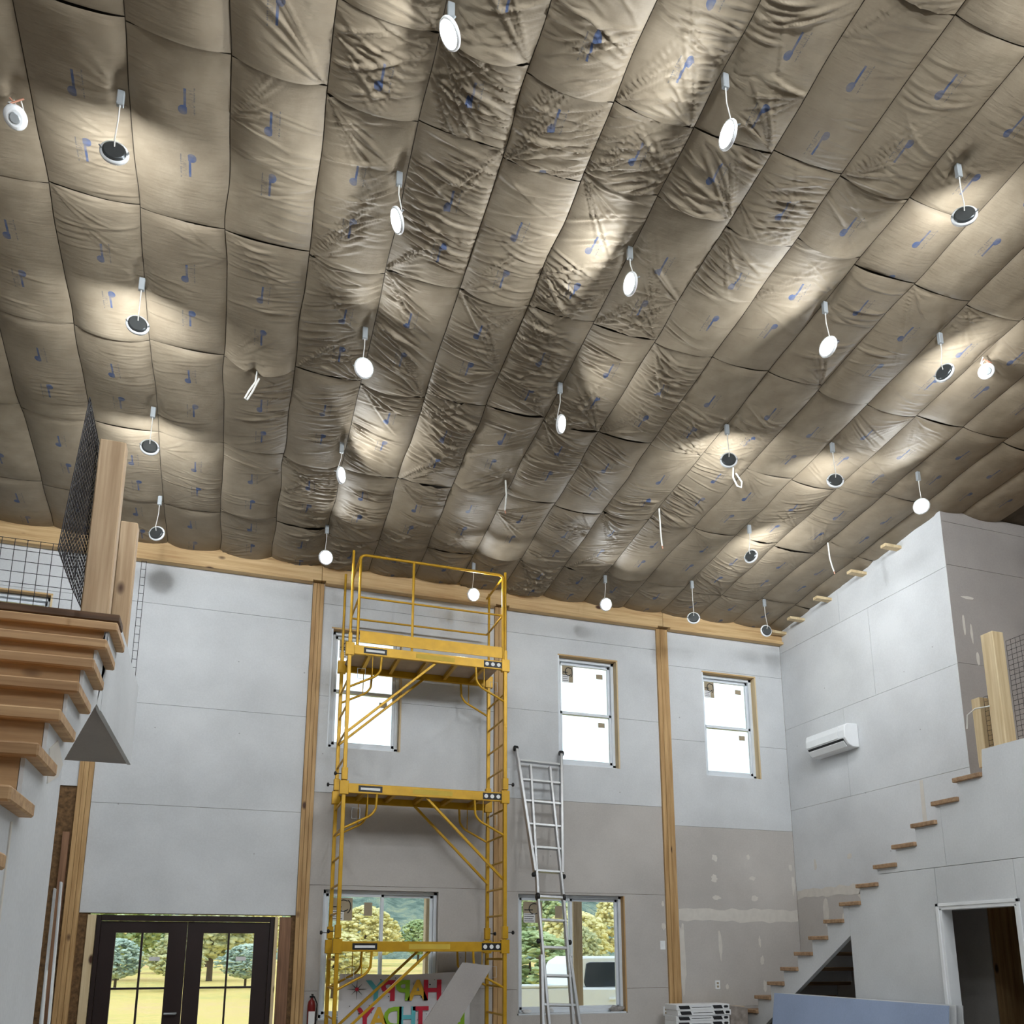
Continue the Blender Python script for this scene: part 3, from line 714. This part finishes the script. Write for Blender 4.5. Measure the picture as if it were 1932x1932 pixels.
# smoke alarms hanging by their wires
def smoke(loc, n, label):
    S = thing('smoke_alarm', loc, label, 'smoke alarm', 'smoke alarms'); c = Vector(loc); n = Vector(n).normalized()
    MB().lathe(c, n, [(0.066, -0.03), (0.07, -0.01), (0.07, 0.008), (0.06, 0.022), (0.045, 0.026)], 24).build('housing', WHT, S)
    MB().lathe(c, n, [(0.032, 0.026), (0.032, 0.031), (0.026, 0.033)], 18).build('sensor_cap', GALV, S)
    top = roof(loc[1])-0.06
    for i in range(5):
        r = random.Random(i*7+int(loc[0]*10)); p = []
        for t in (0, .3, .6, 1):
            p.append((c.x+r.uniform(-.05,.05), c.y+r.uniform(-.03,.03), c.z+0.02+(top-c.z)*t))
        MB().tube([c] + p, 0.006, 6).build('wire', COPPER if i % 2 else CABLE, S)
smoke((-1.60, 5.24, 6.91), (0.05, -0.55, -0.83), 'white smoke alarm dangling from wires at the left picture edge')
smoke((6.39, 5.14, 6.93), (-0.35, -0.75, -0.55), 'round white smoke alarm dangling near the right picture edge')
# loose cables poking through the kraft
def wire(pts, label, tip=False):
    W = thing('loose_cable', pts[0], label, 'cable', 'loose cables poking through the ceiling')
    MB().tube(pts, 0.009, 6).build('jacket', CABLE, W)
    if tip: MB().tube([pts[-1], Vector(pts[-1])+Vector((0.008, 0, -0.035))], 0.007, 6).build('stripped_end', COPPER, W)
z = roof(7.15)
wire([(-0.02,7.15,z-0.02),(-0.03,7.15,z-0.16),(-0.08,7.13,z-0.28),(-0.11,7.13,z-0.36),(-0.09,7.13,z-0.37),(-0.05,7.14,z-0.27),(0.0,7.15,z-0.12)], 'white cable loop hanging from the torn seam on the left')
wire([(4.98,7.16,z-0.02),(4.97,7.16,z-0.14),(5.01,7.15,z-0.24),(5.06,7.15,z-0.25),(5.07,7.15,z-0.18),(5.01,7.16,z-0.08)], 'white cable loop hanging below the right downlights')
z = roof(8.05)
wire([(2.64,8.02,z-0.03),(2.65,8.02,z-0.20),(2.63,8.01,z-0.40)], 'pair of thin cables hanging above the scaffold', True)
wire([(4.53,8.02,z-0.03),(4.53,8.02,z-0.06),(4.54,8.02,z-0.38),(4.55,8.02,z-0.50)], 'long loose cable with stripped end right of the scaffold', True)
wire([(6.96,8.09,z-0.03),(6.97,8.09,z-0.24),(6.99,8.08,z-0.36),(7.01,8.08,z-0.42)], 'loose cable with stripped end beside the sloping right wall', True)

# ------------------------------------------------------------------ scaffold
X0, X1, YF, YB = 1.21, 3.11, 9.45, 10.14
S = thing('scaffold', ((X0+X1)/2, 9.8, 0), 'tall yellow three-level rolling scaffold with guard rails', 'scaffold')
DZ = [1.72, 3.46, 5.10]       # platform heights
for lev in range(3):
    zb = (0.12, 1.86, 3.60)[lev]; zt = (1.84, 3.58, 5.30)[lev]
    for x in (X0, X1):
        m = MB()
        for y in (YF, YB): m.box(x-0.021, x+0.021, y-0.021, y+0.021, zb, zt)
        fr = m.build('end_frame', YEL, S, 0.004)
        for i in range(5):
            z = zb+0.22+i*0.31
            if abs(z-DZ[lev]) < 0.12 or z > zt: continue
            MB().tube([(x, YF, z), (x, YB, z)], 0.013, 8).build('rung', YEL, fr)
        for y in (YF, YB):
            s = -1 if x == X0 else 1
            cp = MB().box(x-0.034, x+0.034, y-0.034, y+0.034, zb-0.05, zb+0.09).build('coupling', YEL, fr, 0.004)
            MB().tube([(x, y, zb+0.02), (x+s*0.09, y, zb+0.02)], 0.005, 6).lathe((x+s*0.085, y, zb+0.02), (s, 0, 0), [(0.012, 0), (0.024, 0.01), (0.024, 0.022), (0.014, 0.03)], 10).build('locking_knob', BLK, cp)
    zd = DZ[lev]
    for y in (YF, YB):
        rl = MB().box(X0-0.03, X1+0.03, y-0.02, y+0.02, zd-0.055, zd+0.055).build('platform_rail', YEL, S, 0.004)
        for x in (X0, X1):
            MB().box(x-0.05, x+0.05, y-0.032, y+0.032, zd-0.075, zd+0.08).build('corner_bracket', YEL, rl, 0.004)
        if y == YF:
            MB().box(X0+0.16, X0+0.43, y-0.0225, y-0.0205, zd-0.035, zd+0.035).build('name_plate', BLK, rl)
            MB().box(X0+0.185, X0+0.405, y-0.0245, y-0.0225, zd-0.016, zd+0.012).build('name_plate_print', PAPER, rl)
            MB().box(X0+0.78, X0+1.25, y-0.0225, y-0.0205, zd-0.028, zd+0.028).build('warning_strip', YLAB, rl)
            MB().box(X1-0.28, X1-0.05, y-0.0225, y-0.0205, zd-0.04, zd+0.04).build('pictogram_plate', BLK, rl)
            m = MB()
            for i in range(3): m.lathe((X1-0.24+i*0.075, y-0.023, zd), (0, -1, 0), [(0.024, 0), (0.024, 0.002)], 12)
            m.build('pictogram', PAPER, rl)
    MB().box(X0+0.03, X1-0.03, YF+0.02, YB-0.02, zd+0.025, zd+0.042).build('deck_board', PLY, S)
    for i in range(5):
        x = X0+0.25+i*(X1-X0-0.5)/4
        MB().box(x-0.02, x+0.02, YF+0.02, YB-0.02, zd-0.03, zd+0.024).build('deck_joist', YEL, S)
    for y in (YF, YB):
        for x, s in ((X0, 1), (X1, -1)):
            p = [(x, y, zd-0.46), (x+s*0.25, y, zd-0.33)]
            for t in range(1, 6):
                a = t/5*1.1; p.append((x+s*(0.25+0.13*math.sin(a)), y, zd-0.33+0.05*t/5+0.10*(1-math.cos(a))*1.2))
            p.append((x+s*0.375, y, zd-0.05))
            kb = MB().tube(p, 0.014, 8).build('knee_brace', YEL, S)
            MB().tube([(x+s*0.27, y, zd-0.31), (x+s*0.27, y, zd-0.05)], 0.006, 6).build('stay', YEL, kb)
    # wire locks hanging under the rails
    for x, s in ((X0, 1), (X1, -1)):
        q = x+s*0.10; z = zd-0.22
        MB().tube([(q, YF, z), (q, YF, z-0.12), (q+s*0.09, YF, z-0.12), (q+s*0.09, YF, z)], 0.0035, 5, True).build('locking_wire', GALV, S)
    # diagonal braces front and back
    xc = (X0+X1)/2
    for y in (YF+0.03, YB-0.03):
        if lev == 1: a, b = (xc, y, zd-0.05), (X1, y, zd-0.98)
        else: a, b = (xc+0.08, y, zd-0.05), (X0, y, zd-0.99)
        MB().bar(a, b, 0.03, 0.03).build('diagonal_brace', YEL, S, 0.004)
# casters
for x in (X0, X1):
    for y in (YF, YB):
        ca = MB().lathe((x, y-0.02, 0.065), (0, 1, 0), [(0.05, 0), (0.065, 0.006), (0.065, 0.034), (0.05, 0.04)], 18).build('caster', BLK, S)
        MB().box(x-0.03, x+0.03, y-0.03, y+0.03, 0.085, 0.12).build('caster_fork', GALV, ca)
# guard rails
ZG = 6.30
for y in (YF, YB):
    x0, x1 = X0+0.085, X1-0.03; p = [(x0, y, 5.16), (x0, y, ZG-0.06)]
    for t in range(1, 5): a = t/4*math.pi/2; p.append((x0+0.06*(1-math.cos(a)), y, ZG-0.06+0.06*math.sin(a)))
    for t in range(0, 5): a = t/4*math.pi/2; p.append((x1-0.06+0.06*math.sin(a), y, ZG-0.06+0.06*math.cos(a)))
    p.append((x1, y, 5.16))
    if y == YF: MB().tube(p, 0.017, 8).build('guard_rail', YEL, S)
    MB().tube([(x0, y, 5.76), (x1, y, 5.76)], 0.013, 8).build('mid_rail', YEL, S)
    if y == YF: MB().tube([(1.94, y, 5.16), (1.94, y, ZG-0.01)], 0.016, 8).build('rail_upright', YEL, S)
    MB().box(x0+0.02, x1-0.02, y-0.032, y-0.022, 5.19, 5.33).build('toe_board', YEL, S)
    for x in (X0, X1): MB().tube([(x, y, 5.28), (x, y, ZG+0.04)], 0.016, 8).build('corner_upright', YEL, S)
for x in (X0+0.085, X1-0.03):
    for z, r in ((ZG-0.03, 0.015), (5.76, 0.013)): MB().tube([(x, YF, z), (x, YB, z)], r, 8).build('end_rail', YEL, S)

# ------------------------------------------------------------------ articulated ladder leaning on the wall
foot, topp = Vector((3.69, 9.02, 0.0)), Vector((3.85, 10.27, 4.27))
ax = (topp-foot); Llen = ax.length; ax.normalize(); side = Vector((1,0,0)); side = (side-ax*side.dot(ax)).normalized(); nrm = side.cross(ax)
A = thing('ladder', tuple(foot), 'aluminium articulated ladder leaning between the right windows', 'ladder')
def lp(zz, off, dn=0.0): return foot + ax*(zz/ax.z) + side*off + nrm*dn
for s in (-1, 1):
    MB().bar(lp(0.0, s*0.27), lp(1.62, s*0.178), 0.036, 0.07, nrm).build('outer_rail', ALU, A, 0.004)
    MB().bar(lp(0.75, s*0.145), lp(2.34, s*0.165), 0.032, 0.06, nrm).build('inner_rail', ALU, A, 0.004)
    MB().bar(lp(2.28, s*0.165), lp(4.05, s*0.135), 0.032, 0.06, nrm).build('inner_rail', ALU, A, 0.004)
    MB().bar(lp(2.62, s*0.178), lp(4.27, s*0.315), 0.036, 0.07, nrm).build('outer_rail', ALU, A, 0.004)
    for z in (1.78, 2.58):
        k = MB().lathe(lp(z, s*0.175), side*s, [(0.012, 0), (0.030, 0.01), (0.030, 0.035), (0.016, 0.045)], 12).build('lock_knob', BLK, A)
    MB().lathe(lp(2.31, s*0.15), side*s, [(0.045, 0), (0.05, 0.01), (0.05, 0.03), (0.03, 0.04)], 16).build('hinge', BLK, A)
    MB().box(*(lambda p: (p.x-0.03, p.x+0.03, p.y-0.04, p.y+0.04, 0.0, 0.05))(lp(0.0, s*0.275))).build('rubber_foot', BLK, A, 0.008)
    MB().lathe(lp(4.27, s*0.32), side*s, [(0.03, -0.03), (0.04, -0.02), (0.04, 0.02), (0.03, 0.03)], 12).build('wall_pad', BLK, A)
for z in (4.10, 3.83, 3.54, 3.23, 2.93, 2.63, 2.31, 2.03, 1.71, 1.39, 1.07, 0.75, 0.44, 0.14):
    hw = 0.175 + max(0, (z-2.62))*0.083 if z > 2.6 else (0.165 if z > 1.6 else 0.178+(1.62-z)*0.057)
    if z > 4.0: hw = 0.28
    MB().bar(lp(z, -hw), lp(z, hw), 0.05, 0.03, ax).build('rung', ALU, A, 0.003)

# ------------------------------------------------------------------ things at the bottom of the far wall
# banner seen from its back, so the lettering is mirrored
B = thing('birthday_banner', (2.2, D-0.06, 0.3), 'white birthday banner with mirrored colourful letters across the left window', 'banner')
BAN = plain('banner_cloth', (228,226,228), 0.8, var=0.02)
m = MB(); n = 24; vs_ = []; nz = 10
for j in range(nz+1):
    for i in range(n+1):
        a, b = i/n, j/nz
        vs_.append((1.36+1.58*a, D-0.06+0.008*math.sin(a*11+b*2), 0.45+0.95*b+0.012*b*math.cos(a*6.28)+0.02*a*b))
fs = [(j*(n+1)+i, j*(n+1)+i+1, (j+1)*(n+1)+i+1, (j+1)*(n+1)+i) for j in range(nz) for i in range(n)]
m.add(vs_, fs, True); m.build('cloth', BAN, B)
LC = {'r': plain('print_red', (204,44,66), 0.7, var=0.03), 'g': plain('print_green', (150,196,50), 0.7, var=0.03), 'y': plain('print_yellow', (236,186,62), 0.7, var=0.03), 't': plain('print_teal', (104,196,204), 0.7, var=0.03)}
def letter(ch, x, z, h, mat, sx=1.0):
    cu = bpy.data.curves.new('letter', 'FONT'); cu.body = ch; cu.size = h*1.37; cu.extrude = 0.0015; cu.offset = 0.010; cu.align_x = 'CENTER'; cu.resolution_u = 3
    tmp = bpy.data.objects.new('letter_curve', cu); COL.objects.link(tmp)
    me = bpy.data.meshes.new_from_object(tmp); bpy.data.objects.remove(tmp)
    me.transform(Matrix(((-sx, 0, 0, 0), (0, 0, 1, 0), (0, 1, 0, 0), (0, 0, 0, 1))))
    me.materials.clear(); me.materials.append(mat)
    o = bpy.data.objects.new('letter', me); COL.objects.link(o); o.parent = B
    ox = parent_origin(B); o.location = (x-ox[0], D-0.075-ox[1], z-ox[2]); o['label'] = 'mirrored letter ' + ch
for ch, x, c in zip('HAPPY', (2.47, 2.29, 2.12, 1.94, 1.79), 'rygrt'): letter(ch, x, 1.105, 0.235, LC[c], 1.05)
for ch, x, c in zip('BIRTHDAY', (2.80, 2.68, 2.52, 2.33, 2.17, 2.00, 1.83, 1.67), 'gtyrtgyr'): letter(ch, x, 0.80, 0.235, LC[c], 0.95)
m = MB()
for i in range(8):
    t = i*math.pi/4; r = 0.115 if i % 2 == 0 else 0.085
    m.tube([(1.565, D-0.075, 1.235), (1.565+r*math.cos(t), D-0.075, 1.235+r*math.sin(t))], [0.006, 0.0012], 5)
m.build('printed_star', INK, B)
MB().lathe((1.565, D-0.078, 1.235), (0,-1,0), [(0.022, 0), (0.022, 0.002)], 10).build('printed_star_centre', LC['r'], B)
rr = random.Random(4); m = MB()
for i in range(46):
    x, z = rr.uniform(1.42, 2.88), rr.uniform(0.5, 1.37); s = rr.uniform(0.006, 0.011)
    m.add([(x-s, D-0.0755, z), (x, D-0.0755, z-s), (x+s, D-0.0755, z), (x, D-0.0755, z+s)], [(0,1,2,3)])
m.build('printed_specks', INK, B)

# drywall offcut leaning on the scaffold
tag(MB().prism([(1.53, 0.0), (1.95, 0.0), (2.93, 1.51), (2.58, 1.55)], 9.33, 9.345, 1).build('drywall_offcut', SOF), 'long grey drywall offcut leaning diagonally across the scaffold foot', 'drywall')

# fire extinguisher
F_ = thing('fire_extinguisher', (1.055, D-0.07, 0.70), 'small dark red fire extinguisher on the wall left of window', 'extinguisher')
MB().lathe((1.055, D-0.07, 0.72), (0,0,1), [(0.03, 0), (0.045, 0.01), (0.046, 0.34), (0.036, 0.39), (0.015, 0.41), (0.014, 0.44)], 18).build('cylinder', RED, F_)
MB().box(1.03, 1.08, D-0.10, D-0.045, 1.15, 1.17).box(1.045, 1.065, D-0.15, D-0.08, 1.175, 1.19).build('valve_handle', BLK, F_)
MB().tube([(1.08, D-0.08, 1.16), (1.115, D-0.09, 1.08), (1.105, D-0.09, 0.85)], 0.008, 6).build('hose', BLK, F_)
MB().box(1.02, 1.09, D-0.119, D-0.116, 0.85, 1.0).build('label_panel', PAPER, F_)

# crumpled scraps on the sill of the right lower window
for i, (x, sc_, lab) in enumerate(((4.95, 0.07, 'crumpled grey scrap at the right end of the window sill'), (3.98, 0.06, 'crumpled pale scrap on the window sill behind the ladder'), (3.70, 0.045, 'small crumpled scrap at the left end of the sill'))):
    bm = bmesh.new(); bmesh.ops.create_icosphere(bm, subdivisions=2, radius=1.0); r_ = random.Random(i+3)
    for v in bm.verts: v.co = Vector((v.co.x*sc_*1.5, v.co.y*sc_*0.6, v.co.z*sc_*0.6))*r_.uniform(0.65, 1.2)
    me = bpy.data.meshes.new('scrap'); bm.to_mesh(me); bm.free(); me.materials.append(PAPER if i else plain('grey_film', (150,146,142), 0.5, var=0.3, vscale=30))
    o = bpy.data.objects.new('scrap', me); COL.objects.link(o); o.location = (x, D+0.035, LZ[0]+0.02+sc_*0.5); tag(o, lab, 'scrap', 'scraps on the sill')

# switches and outlets
def plate(x, z, kind, label):
    P = thing('wall_plate', (x, D, z), label, 'wall plate', 'electrical wall plates')
    MB().box(x-0.037, x+0.037, D-0.007, D+0.001, z-0.058, z+0.058).build('cover', WHT, P, 0.002)
    if kind == 's': MB().box(x-0.006, x+0.006, D-0.018, D-0.007, z-0.012, z+0.012).build('toggle', WHT, P)
    else:
        for s in (-1, 1): MB().box(x-0.016, x+0.016, D-0.009, D-0.007, z+s*0.022-0.014, z+s*0.022+0.014).build('socket', TAN, P)
plate(5.635, 1.75, 's', 'white light switch plate left of the right timber post')
plate(5.645, 0.90, 'o', 'white outlet low on the wall left of right post')
plate(6.448, 1.226, 'o', 'white outlet on the taped drywall right of the post')

# cartons of flooring
G = thing('flooring_carton', (5.95, 9.95, 0), 'lowest white flooring carton of the stack by the right post', 'carton', 'stacked white flooring cartons')
MB().box(5.50, 6.27, 9.80, 10.10, 0.0, 0.066).build('carton', PAPER, G, 0.004)
m = MB()
for x0, x1 in ((5.53, 5.70), (6.02, 6.17)): m.prism([(x0+0.02, 0.012), (x1, 0.012), (x1-0.02, 0.054), (x0, 0.054)], 9.7975, 9.80, 1)
m.prism([(6.195, 0.02), (6.24, 0.02), (6.25, 0.035), (6.24, 0.05), (6.195, 0.05), (6.185, 0.035)], 9.7975, 9.80, 1)
m.build('printed_label', INK, G)
MB().box(5.72, 6.0, 9.798, 9.80, 0.030, 0.035).build('printed_line', INK, G)
NB = 15
ORDS = ['first', 'second', 'third', 'fourth', 'fifth', 'sixth', 'seventh', 'eighth', 'ninth', 'tenth', 'eleventh', 'twelfth', 'thirteenth', 'fourteenth', 'lowest']
for i in range(1, NB):
    dx = random.uniform(-0.012, 0.012)
    lab = None
    lab = 'white flooring carton with black labels, %s from top of its stack' % ORDS[NB-1-i]
    copy_thing(G, (5.95+dx, 9.95+random.uniform(-0.008, 0.008), i*0.0675), lab)
tag(MB().prism([(6.32, 0.0), (6.56, 0.0), (6.58, 0.96), (6.30, 0.99)], 9.86, 10.08, 1).build('opened_carton', plain('crumpled_carton', (150,140,132), 0.8, var=0.3, vscale=14), None, 0.01), 'torn carton end beside the white flooring stack', 'carton')
tag(MB().bar((5.95, 10.22, 0.98), (6.75, 10.26, 0.93), 0.12, 0.04).build('lumber_board', PALEZ, None, 0.004), 'pale board lying behind the flooring cartons', 'board')
tag(MB().box(5.9, 6.72, 10.15, 10.32, 0.0, 0.905).build('lumber_crate', PINEX, None, 0.004), 'wooden crate behind the flooring cartons under pale board', 'crate')

# drywall boards leaning on the right stair wall
for i in range(6):
    bx = 6.44+i*0.042; tx = 6.62+i*0.028
    n0 = 6.60+0.03*math.sin(i*2.1); f0 = 9.30+0.03*math.cos(i*1.7)
    b_ = MB().add([(bx, n0, 0), (bx+0.013, n0, 0), (bx+0.013, f0, 0), (bx, f0, 0), (tx, n0, 1.16), (tx+0.013, n0, 1.16), (tx+0.013, f0, 1.16), (tx, f0, 1.16)],
        [(3,2,1,0),(4,5,6,7),(0,1,5,4),(1,2,6,5),(2,3,7,6),(3,0,4,7)])
    o = b_.build('leaning_drywall_board', BLUEB if i == 0 else DW)
    tag(o, 'pale blue drywall board, front one of the stack leaning on stair wall' if i == 0 else 'white drywall board, %s behind the blue one at stair wall' % ORDS[i-1], 'drywall', 'drywall boards leaning on the stair wall')

# mini-split air conditioner
AC = thing('air_conditioner', (7.72, 9.2, 4.30), 'white mini-split air conditioner high on the right wall', 'air conditioner')
prof = [(7.828, 4.62), (7.66, 4.62), (7.615, 4.585), (7.60, 4.52), (7.605, 4.42), (7.66, 4.335), (7.72, 4.305), (7.828, 4.30)]
def xz(pts, y0, y1, name, mat, par, bev=0.0):
    mm = MB(); n = len(pts)
    v = [(p[0], y0, p[1]) for p in pts] + [(p[0], y1, p[1]) for p in pts]
    mm.add(v, [tuple(range(n)), tuple(range(2*n-1, n-1, -1))] + [(i, i+n, (i+1) % n+n, (i+1) % n) for i in range(n)])
    return mm.build(name, mat, par, bev)
xz(prof, 8.83, 9.62, 'housing', WHT, AC, 0.008)
xz([(7.612, 4.592), (7.596, 4.52), (7.600, 4.43), (7.594, 4.43), (7.590, 4.52), (7.606, 4.596)], 8.95, 9.60, 'front_panel', WHT, AC)
xz([(7.606, 4.415), (7.66, 4.333), (7.655, 4.329), (7.600, 4.410)], 8.87, 9.58, 'air_slot', BLK, AC)
xz([(7.618, 4.385), (7.668, 4.312), (7.660, 4.307), (7.610, 4.379)], 8.87, 9.58, 'louver', WHT, AC, 0.002)

# ------------------------------------------------------------------ outdoors
def ground_mat():
    m, nt, b = new_mat('autumn_field', 0.95, 0, (180,170,90), 0.1)
    co = objco(nt); f = noise(nt, co, 0.05, 5); f2 = noise(nt, co, 1.5, 4)
    g = mathn(nt, 'ADD', mathn(nt, 'MULTIPLY', f, 0.7), mathn(nt, 'MULTIPLY', f2, 0.3))
    nt.links.new(ramp(nt, g, [(0.35, lin((184,178,116))), (0.5, lin((220,196,122))), (0.65, lin((222,186,142)))]), b.inputs['Base Color']); return m
st(MB().box(-150, 350, 10.56, 420, -0.6, -0.36).build('ground', ground_mat()))
def leaf_mat(name, a, bcol):
    m, nt, b = new_mat(name, 0.9, 0, a, 0.1); co = objco(nt); f = noise(nt, co, 2.2, 6, 0.7)
    nt.links.new(ramp(nt, f, [(0.36, lin(a)), (0.64, lin(bcol))]), b.inputs['Base Color'])
    return m
LEAF = [leaf_mat('leaf_green', (130,152,104), (200,210,162)), leaf_mat('leaf_yellow', (196,188,128), (242,232,180)), leaf_mat('leaf_blue_green', (150,172,160), (206,218,206)), leaf_mat('leaf_olive', (156,162,122), (220,218,176))]  # outdoor haze put into these pale leaf colours
BARK = plain('bark', (90,76,62), 0.95, var=0.2)
# wooded hill far behind
def hill_mat():
    m, nt, b = new_mat('wooded_hillside', 0.95, 0, (140,160,150), 0.05); co = objco(nt)
    f = noise(nt, co, 0.16, 6, 0.65)
    nt.links.new(ramp(nt, f, [(0.36, lin((120,144,134))), (0.5, lin((166,186,172))), (0.64, lin((206,212,176)))]), b.inputs['Base Color'])
    bump(nt, b, noise(nt, co, 0.3, 5, 0.7), 1.0, 8.0); return m
HILLM = hill_mat()
hv, hf = [], []; NX, NY = 90, 16
for j in range(NY+1):
    for i in range(NX+1):
        x = -120+460*i/NX; y = 250+150*j/NY
        t = min(1, j/NY*1.3)
        z = -0.5 + (26+6*math.sin(x*0.021)+3*math.sin(x*0.057+1))*math.sin(t*math.pi/2) + random.uniform(0, 3.2)*(j > 0)
        hv.append((x, y, z))
hf = [(j*(NX+1)+i, j*(NX+1)+i+1, (j+1)*(NX+1)+i+1, (j+1)*(NX+1)+i) for j in range(NY) for i in range(NX)]
st(MB().add(hv, hf, True).build('hill', HILLM))
def crown_mesh(seed, sq):
    rnd = random.Random(seed); bm = bmesh.new()
    for q in range(1100):
        t = rnd.uniform(0, 6.28); zz_ = rnd.uniform(-1, 1); rr_ = math.sqrt(max(0, 1-zz_*zz_))*rnd.uniform(0.55, 1.0)*(0.85 if zz_ > 0 else 1.0)
        r = rnd.uniform(0.03, 0.085)
        lump = 1+0.22*math.sin(3*t+seed)*math.cos(2*zz_)
        mat = Matrix.Translation((rr_*lump*math.cos(t)*0.85, rr_*lump*math.sin(t)*0.85, zz_*sq*0.85)) @ Matrix.Scale(r, 4)
        bmesh.ops.create_icosphere(bm, subdivisions=1, radius=1.0, matrix=mat)
    for v in bm.verts: v.co = v.co + Vector((rnd.uniform(-.018,.018), rnd.uniform(-.018,.018), rnd.uniform(-.018,.018)))
    me = bpy.data.meshes.new('crown'); bm.to_mesh(me); bm.free(); return me
CR = {}
def tree(x, y, h, rad, kind, label, sq=1.2, zg=-0.36):
    T = thing('tree', (x, y, zg), label, 'tree', 'trees beyond the windows')
    key = (kind, round(sq, 1))
    if key not in CR:
        me = crown_mesh(len(CR)+5, sq); me.materials.append(LEAF[kind]); CR[key] = me
    c = bpy.data.objects.new('crown', CR[key]); COL.objects.link(c); c.parent = T
    c.scale = (rad, rad, (h*0.82)/(2.0*sq)); c.location = (0, 0, h*0.56); c.rotation_euler = (0, 0, random.uniform(0, 6.28))
    mm = MB().tube([(x, y, zg-0.1), (x+0.03*h*0.1, y, zg+h*0.25), (x, y, zg+h*0.6)], [h*0.028, h*0.022, h*0.012], 8)
    mm.build('trunk', BARK, T)
names = ['green', 'yellow', 'blue-green', 'olive']
ORD = ['first', 'second', 'third', 'fourth', 'fifth', 'sixth', 'seventh', 'eighth', 'ninth', 'tenth', 'eleventh', 'twelfth', 'thirteenth', 'fourteenth', 'fifteenth']
CNT = {}
def nth(t):
    CNT[t] = CNT.get(t, 0)+1
    return t + ', %s of its colour from left' % ORD[CNT[t]-1]
for i in range(22):
    y = (95, 128, 150)[i % 3]+random.uniform(-4, 4); ang = -0.16+0.72*i/21 + random.uniform(-0.012, 0.012)
    kind = (i*7+3) % 4
    if kind == 2: kind = 1
    where = 'seen through the double door' if ang < 0.1 else ('behind the left lower window' if ang < 0.3 else 'behind the right lower window')
    tree(y*math.tan(ang), y, random.uniform(6.0, 10.5), random.uniform(3.2, 4.4), kind, nth('distant %s tree %s' % (names[kind], where)))
for (x, y, h, r, kind, lab) in [(9.4, 26, 2.9, 2.3, 0, 'near green bush behind the pickup truck bed'), (13.2, 31, 3.3, 1.3, 3, 'slender olive tree behind the pickup cab'), (16.0, 38, 4.3, 2.4, 1, 'yellow tree right of the slender olive one'),
                                 (5.0, 40, 3.2, 2.4, 1, 'low yellow bush in the field behind left window'), (-0.5, 66, 8.0, 4.0, 3, 'olive tree behind the right door leaf'), (-7.0, 70, 8.5, 4.2, 0, 'green tree behind the left door leaf')]:
    tree(x, y, h, r, kind, lab)
for i, x in enumerate((-8.6, -5.3, -2.0, 1.6, 5.4)):
    tree(x, 50+(i % 2)*3.0, 2.7+0.3*(i % 3), 1.9, 2 if i % 2 else 3, 'pale low bush in the field behind the door, %s from left' % ORD[i])
# porch posts
for x, lab in ((5.50, 'outdoor timber porch post behind the right lower window'), (3.06, 'outdoor timber porch post behind the left lower window')):
    lumber('porch_post', x, 13.0, -0.4, 2.72, 0.16, 0.16, GREYP, lab)
tag(MB().box(-3, 11, 12.9, 13.1, 2.72, 2.98).build('porch_beam', PINEX), 'outdoor porch beam carried by the timber posts', 'beam')
# pickup truck
T = thing('pickup_truck', (8.0+0.55, 17.9, -0.36), 'white crew cab pickup truck parked outside the right lower window', 'truck')
gz = -0.36
class TB(MB):
    def build(s, name, mat, parent=None, bevel=0.0):
        s.v = [(a+0.55, b, c) for a, b, c in s.v]; return MB.build(s, name, mat, parent, bevel)
def yprism(pts, y0, y1, name, mat, par, bev=0.0): return TB().prism(pts, y0, y1, 1).build(name, mat, par, bev)
yprism([(4.55, gz+0.45), (5.3, gz+0.45), (5.3, gz+0.55), (6.3, gz+0.55), (6.3, gz+0.45), (9.2, gz+0.45), (9.2, gz+0.55), (10.2, gz+0.55), (10.2, gz+0.45), (10.6, gz+0.5), (10.62, gz+1.0), (10.4, gz+1.18), (9.15, gz+1.25), (6.5, gz+1.30), (4.55, gz+1.32)], 17.0, 18.8, 'body', TRUCKW, T, 0.05)
cab = yprism([(6.5, gz+1.28), (6.62, gz+1.80), (6.85, gz+1.93), (8.35, gz+1.93), (8.65, gz+1.84), (9.3, gz+1.24)], 17.08, 18.72, 'cab', TRUCKW, T, 0.04)
yprism([(6.88, gz+1.30), (6.84, gz+1.40), (6.90, gz+1.78), (6.98, gz+1.81), (7.72, gz+1.81), (7.72, gz+1.30)], 17.06, 17.09, 'side_window', TINT, cab, 0.01)
yprism([(7.80, gz+1.30), (7.80, gz+1.81), (8.28, gz+1.81), (8.28, gz+1.30)], 17.06, 17.09, 'middle_side_window', TINT, cab, 0.01)
yprism([(8.36, gz+1.30), (8.36, gz+1.81), (8.5, gz+1.78), (8.95, gz+1.32)], 17.06, 17.09, 'front_side_window', TINT, cab, 0.01)
TB().box(6.66, 6.80, 17.04, 17.08, gz+1.82, gz+1.86).build('brake_light', LC['r'], cab)
TB().box(7.38, 7.62, 16.97, 17.02, gz+1.02, gz+1.07).build('door_handle', TRUCKW, T, 0.01)
m = TB(); m.box(4.5, 6.5, 16.99, 17.05, gz+1.30, gz+1.35); m.build('bed_rail', TRUCKW, T, 0.01)
for x in (5.8, 9.7):
    for y in (16.98, 18.62):
        wv = TB().lathe((x, y, gz+0.38), (0, 1, 0), [(0.26, 0), (0.36, 0.02), (0.38, 0.1), (0.36, 0.2), (0.26, 0.22)], 24).build('wheel', TYRE, T)
        TB().lathe((x, y-0.005, gz+0.38), (0, 1, 0), [(0.22, 0), (0.22, 0.03)], 16).build('hub', ALU, wv)
